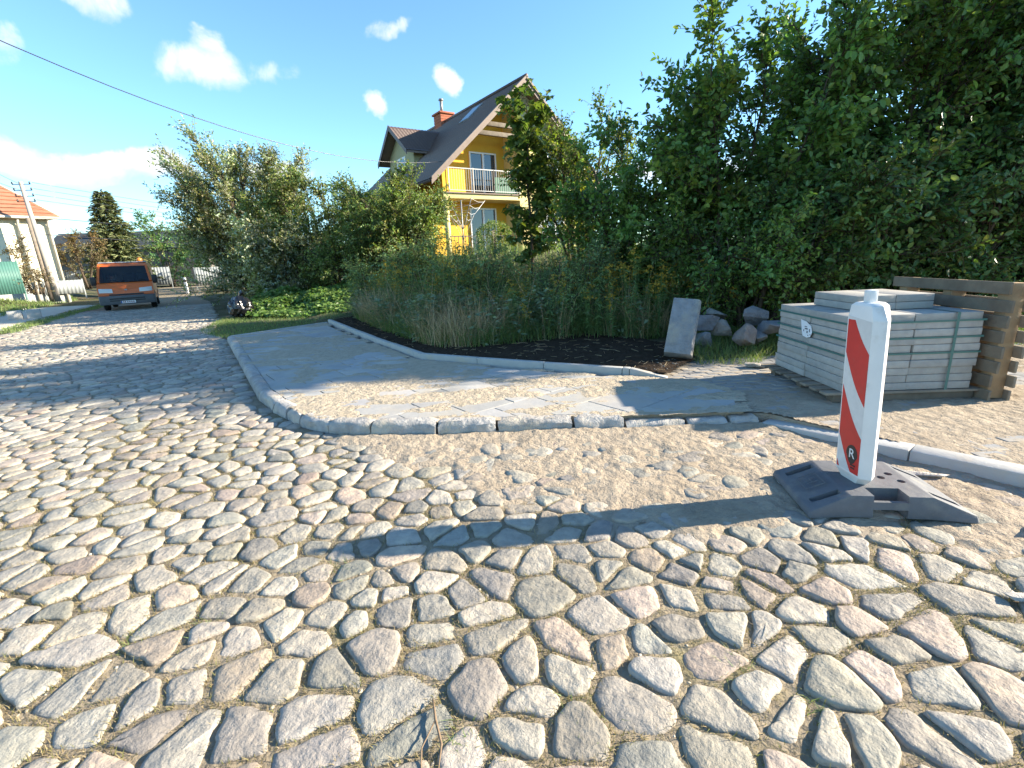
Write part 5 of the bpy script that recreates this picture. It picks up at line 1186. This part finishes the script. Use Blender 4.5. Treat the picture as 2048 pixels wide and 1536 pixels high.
for sx in (-1, 1):
    def flat_poly(poly, off, mat, name):
        V = [(sx * (.0481 + off), y, z) for y, z in poly] + [(sx * (.0475), y, z) for y, z in poly]; n = len(poly)
        return MB().add(V, [tuple(range(n)), tuple(reversed(range(n, 2 * n)))] + [(k, n + k, n + (k + 1) % n, (k + 1) % n) for k in range(n)]).build(name, mat, brd)
    Z0, Z1, yl, yr = .18, 1.015, .078, -.085
    arc = [(yl + (yr - yl) * t, Z1 - .02 * math.sin(math.pi * t) * 0 + (.02 * (1 - t))) for t in np.linspace(0, 1, 7)]
    flat_poly([(yl, Z0), (yr, Z0)] + [(y, z) for y, z in reversed(arc)], .0006, m_refl, 'reflective_sheet')
    for (zl0, zl1) in ((.84, 1.12), (.38, .66), (-.06, .22)):
        P = [(yl, zl0), (yl, zl1), (yr, zl1 - .27), (yr, zl0 - .27)]
        # slightly curved stripe edges, clipped to the sheet
        N_ = 8; top = [(yl + (yr - yl) * t, zl1 - .27 * t - .03 * math.sin(math.pi * t)) for t in np.linspace(0, 1, N_)]; bot = [(yl + (yr - yl) * t, zl0 - .27 * t - .03 * math.sin(math.pi * t)) for t in np.linspace(0, 1, N_)]
        poly = top + bot[::-1]
        poly = clip_half(poly, 0, 1, Z1); poly = clip_half(poly, 0, -1, -Z0)
        if len(poly) > 2: flat_poly(poly, .0016, m_redfilm, 'red_stripe')
    lo = [(-.03 + .042 * math.cos(a) * (1 if math.sin(a) > -.3 else .8), .285 + .055 * math.sin(a)) for a in np.linspace(0, 2 * math.pi, 20)[:-1]]
    lg = flat_poly(lo, .0026, m_logo, 'logo')
    if sx < 0:
        text_mesh('logo_letter', 'R', .075, m_board, brd, Matrix(((0, 0, -1, -.0512), (-1, 0, 0, -.03), (0, 1, 0, .288), (0, 0, 0, 1))))
        MB().box((-.0520, -.062, .222), (-.0502, -.025, .230)).build('logo_bar', m_logo, brd); MB().box((-.0520, -.058, .206), (-.0502, -.03, .214)).build('logo_bar', m_logo, brd)

# ------------------------------------------------------------------ slab pack on pallet
PK = (3.49, 4.58); PR_ = R(-3); PH = .075
pal = empty('pallet', (PK[0], PK[1], PH), PR_); tag(pal, 'wooden pallet carrying the strapped pack of grey slabs', 'pallet')
def tinted(o, c):
    a = o.data.attributes.get('tint') or o.data.attributes.new('tint', 'FLOAT_COLOR', 'POINT'); t4 = np.ones((len(o.data.vertices), 4), np.float32); t4[:, :3] = c; a.data.foreach_set('color', t4.ravel()); return o
for k in range(3):
    y = -.52 + k * .52; tinted(MB().box((-.60, y - .05, .0), (.60, y + .05, .075)).build('bearer', m_wood, pal, bevel=.006), (.8, .78, .75))
for k in range(7):
    x = -.57 + k * .19
for k in range(8):
    y = -.60 + k * .158; e = random.uniform(.0, .03); t = random.uniform(1.0, 1.3)
    tinted(MB().box((-.68 - e, y, .077), (.62, y + .10, .10)).build('deck_board', m_wood, pal, bevel=.003, seg=1), (t, t, t * .98))
pk = empty('slab_pack', (PK[0], PK[1], PH + .102), PR_); tag(pk, 'big strapped pack of grey concrete slabs on the pallet', 'slab stack')
TH = .067
def slab(parent, x, y, z, sx, sy, nm='slab'):
    o = MB().box((x - sx, y - sy, z + .0015), (x + sx, y + sy, z + TH - .0015)).build(nm, m_pack, parent, bevel=.005, seg=2); t = random.uniform(.86, 1.07); return tinted(o, (t, t, t * random.uniform(.98, 1.0)))
NL = 10
for l in range(NL):
    for ix in (-1, 1):
        for iy in (-1, 1):
            j = .011; slab(pk, ix * .278 + random.uniform(-j, j), iy * .292 + random.uniform(-j, j), l * TH, .275, .289)
ZT = NL * TH
m_strap = plain('green_strap', (.05, .14, .125), .4, .5)
def band_h(z, e=.606):
    w = .016; q = [(-.566, -.594), (.566, -.594), (.566, .594), (-.566, .594)]; V = [(x, y, z - w / 2) for x, y in q] + [(x, y, z + w / 2) for x, y in q]
    MB().add(V, [(k, (k + 1) % 4, 4 + (k + 1) % 4, 4 + k) for k in range(4)]).build('strap', m_strap, pk)
for l in (9.0, 6.9, 4.9): band_h(l * TH, .6065)
def band_v(x):
    e = .595; w = .012; V = []
    for xx in (x - w, x + w): V += [(xx, -e, -.01), (xx, -e, ZT + .003), (xx, e, ZT + .003), (xx, e, -.01)]
    MB().add(V, [(0, 1, 5, 4), (1, 2, 6, 5), (2, 3, 7, 6)]).build('strap', m_strap, pk)
band_v(.33)
m_label = plain('label_paper', (.72, .73, .74), .5); m_print = plain('label_print', (.08, .09, .11), .6)
lab = [(-.570, y, z) for y, z in ((.13, .56), (.03, .55), (-.06, .515), (-.085, .46), (-.06, .41), (.0, .395), (.075, .405), (.10, .46))]
lb = MB().add(lab, [tuple(range(len(lab)))]).build('paper_label', m_label, pk)
for (y, z, a, b) in ((.03, .44, .04, .008), (.02, .42, .05, .014), (-.04, .41, .012, .03), (-.055, .37, .018, .008), (.06, .40, .012, .02), (-.02, .36, .012, .012), (.0, .39, .02, .02)): MB().box((-.5712, y - a / 2, z + .06 - b / 2), (-.5704, y + a / 2, z + .06 + b / 2)).build('print_mark', m_print, lb)
TOPZ = PH + .102 + ZT
for k, lab in enumerate(('lower of the two loose slabs on top of the strapped pack', 'topmost loose slab lying on the strapped slab pack')):
    r = empty('loose_slab', (PK[0] + .03, PK[1] + .06, TOPZ + .0015 + k * TH), PR_ + R(2 - k)); tag(r, 'grey concrete ' + lab.replace('lower of', 'slab, lower of') if k == 0 else lab, 'slab', 'loose slabs on the pack')
    for ix in (-1, 1): slab(r, ix * .17, 0, 0, .168, .33, 'slab_half')
for k, (x, y, c) in enumerate(((.46, -.33, 0), (.47, .3, 0))):
    pass
# upright pallet leaning by the pack
up_ = empty('upright_pallet', (4.19, 4.47, .075), R(-3), None); tag(up_, 'empty wooden pallet standing on edge at the right of the slab pack', 'pallet'); up_.rotation_euler = (0, R(.6), R(-3))
for side_x, n_, t0 in ((-.075, 8, .9), (.085, 8, 1.35)):
    for k in range(n_):
        z = .0 + k * .127; e0 = random.uniform(-.03, .03); t = t0 * random.uniform(.88, 1.12)
        if side_x < 0 and k == 7: z += .02
        tinted(MB().box((side_x - .012, -.62 + e0, z), (side_x + .012, .68 + e0, z + .10)).build('board', m_wood, up_, bevel=.004, seg=1), (t, t * .97, t * .9))
for y in (-.52, .03, .58):
    tinted(MB().box((-.062, y - .05, .02), (.072, y + .05, 1.0)).build('bearer', m_wood, up_, bevel=.006), (1.5, 1.2, .85))

# ------------------------------------------------------------------ leaning kerb stone and rocks
ks = MB(); prof = [(0, 0), (.34, 0), (.34, .10), (.315, .145), (0, .145)]
ks.prism(prof, 0, .78, 'y'); kso = ks.build('leaning_kerb', m_kerb, None, bevel=.012); tinted(kso, (.72, .73, .76))
# local y = length: stand it up leaning back against the rocks
kso.rotation_euler = Euler((R(55), R(5), R(-24))); kso.location = (1.96, 5.95, .16); tag(kso, 'grey kerb stone leaning upright beside the rock pile', 'kerb stone')
def rock(loc, size, seed, label, tint, rz=0):
    r_ = np.random.default_rng(seed * 7 + 2); bm = bmesh.new(); P = unit(r_.normal(0, 1, (11, 3))) * r_.uniform(.85, 1.2, (11, 1)); P = np.sign(P) * np.abs(P) ** .85
    for p in P: bm.verts.new((p[0] * size[0], p[1] * size[1], p[2] * size[2] * .85))
    res = bmesh.ops.convex_hull(bm, input=bm.verts[:]); bmesh.ops.delete(bm, geom=[v for v in bm.verts if not v.link_faces], context='VERTS')
    bmesh.ops.dissolve_limit(bm, angle_limit=R(14), verts=bm.verts[:], edges=bm.edges[:])
    bmesh.ops.bevel(bm, geom=bm.edges[:], offset=min(size) * .045, segments=1, affect='EDGES', profile=.6, clamp_overlap=True)
    bmesh.ops.triangulate(bm, faces=bm.faces[:]); bmesh.ops.subdivide_edges(bm, edges=[e for e in bm.edges if e.calc_length() > min(size) * .35], cuts=1, use_grid_fill=True)
    for v in bm.verts:
        c = v.co; k = (fbm(np.array([c.x * 16 + seed]), np.array([c.y * 16 + c.z * 13]), seed, 3)[0] - .47) * min(size) * .14; v.co = c + c.normalized() * k
    V = [v.co[:] for v in bm.verts]; bm.verts.index_update(); F = [tuple(v.index for v in f.verts) for f in bm.faces]; bm.free()
    o = MB().add(V, F).build('rock', m_rock, None, smooth=True); o.data.set_sharp_from_angle(angle=R(30)); tinted(o, tint); o.location = loc; o.rotation_euler = (0, 0, rz); tag(o, label, 'rock', 'rocks in the pile')
gz0 = .17
rock((2.66, 6.42, gz0 + .10), (.24, .20, .15), 1, 'grey rock at the bottom of the pile, nearest the leaning kerb', (.95, 1, 1.05))
rock((2.66, 6.50, gz0 + .32), (.24, .20, .13), 2, 'flat grey rock lying on top beside the leaning kerb', (.85, .9, 1.0), .3)
rock((3.02, 6.62, gz0 + .22), (.26, .19, .15), 3, 'brownish rock in the middle of the pile', (1.1, 1.0, .92), .6)
rock((3.16, 6.28, gz0 + .16), (.17, .15, .18), 4, 'reddish granite rock at the front of the pile', (1.3, 1.05, .93))
rock((3.42, 6.72, gz0 + .34), (.24, .22, .18), 5, 'dark grey rock at the top right of the pile', (.85, .88, .95), .2)
rock((3.72, 6.38, gz0 + .18), (.34, .24, .22), 6, 'largest dark rock, right end of the pile by the slab pack', (.85, .9, 1.0), .1)
rock((3.06, 7.0, gz0 + .36), (.22, .18, .12), 7, 'pale topped rock at the back of the pile', (1.1, 1.08, 1.02), .9)
rock((2.52, 6.75, gz0 + .12), (.2, .16, .13), 21, 'small grey rock tucked behind the leaning kerb stone', (.95, 1, 1.03), .4)
rock((3.38, 6.38, gz0 + .10), (.17, .14, .12), 22, 'small grey rock wedged between the reddish and the largest rock', (.95, .97, 1.0), 1.0)
rock((2.82, 7.0, gz0 + .34), (.22, .2, .15), 9, 'grey rock behind the flat one near the leaning kerb', (.9, .95, 1.02), .4)
rock((2.93, 5.47, .13), (.15, .10, .07), 8, 'single pale stone in front of the grass by the pallet corner', (1.8, 1.7, 1.5), -.5)
# loose stones on the sand
rock((2.62, 2.06, .02), (.10, .06, .03), 11, 'flat stone in the sand right of the rubber foot', (2.2, 2.0, 1.75), -.4)
rock((2.55, 2.72, .02), (.16, .035, .025), 12, 'long pale stone in the sand behind the rubber foot', (2.2, 2.0, 1.75), -.35)
rock((2.06, 1.62, .02), (.10, .04, .022), 13, 'narrow dark stone sticking out of the sand near the right edge', (1.6, 1.55, 1.45), -.25)
# dead plant stalk on the cobbles
o = MB().tube([(-.32, 1.30, .012), (-.30, 1.22, .014), (-.27, 1.14, .012), (-.27, 1.06, .008)], [.003, .005, .004, .002], 5).tube([(-.30, 1.22, .014), (-.33, 1.13, .012), (-.32, 1.06, .008)], .0025, 5).build('dead_stalk', m_wood, None, smooth=True); tinted(o, (1.0, .85, .7)); tag(o, 'withered brown plant stalk lying on the nearest cobbles', 'twig')
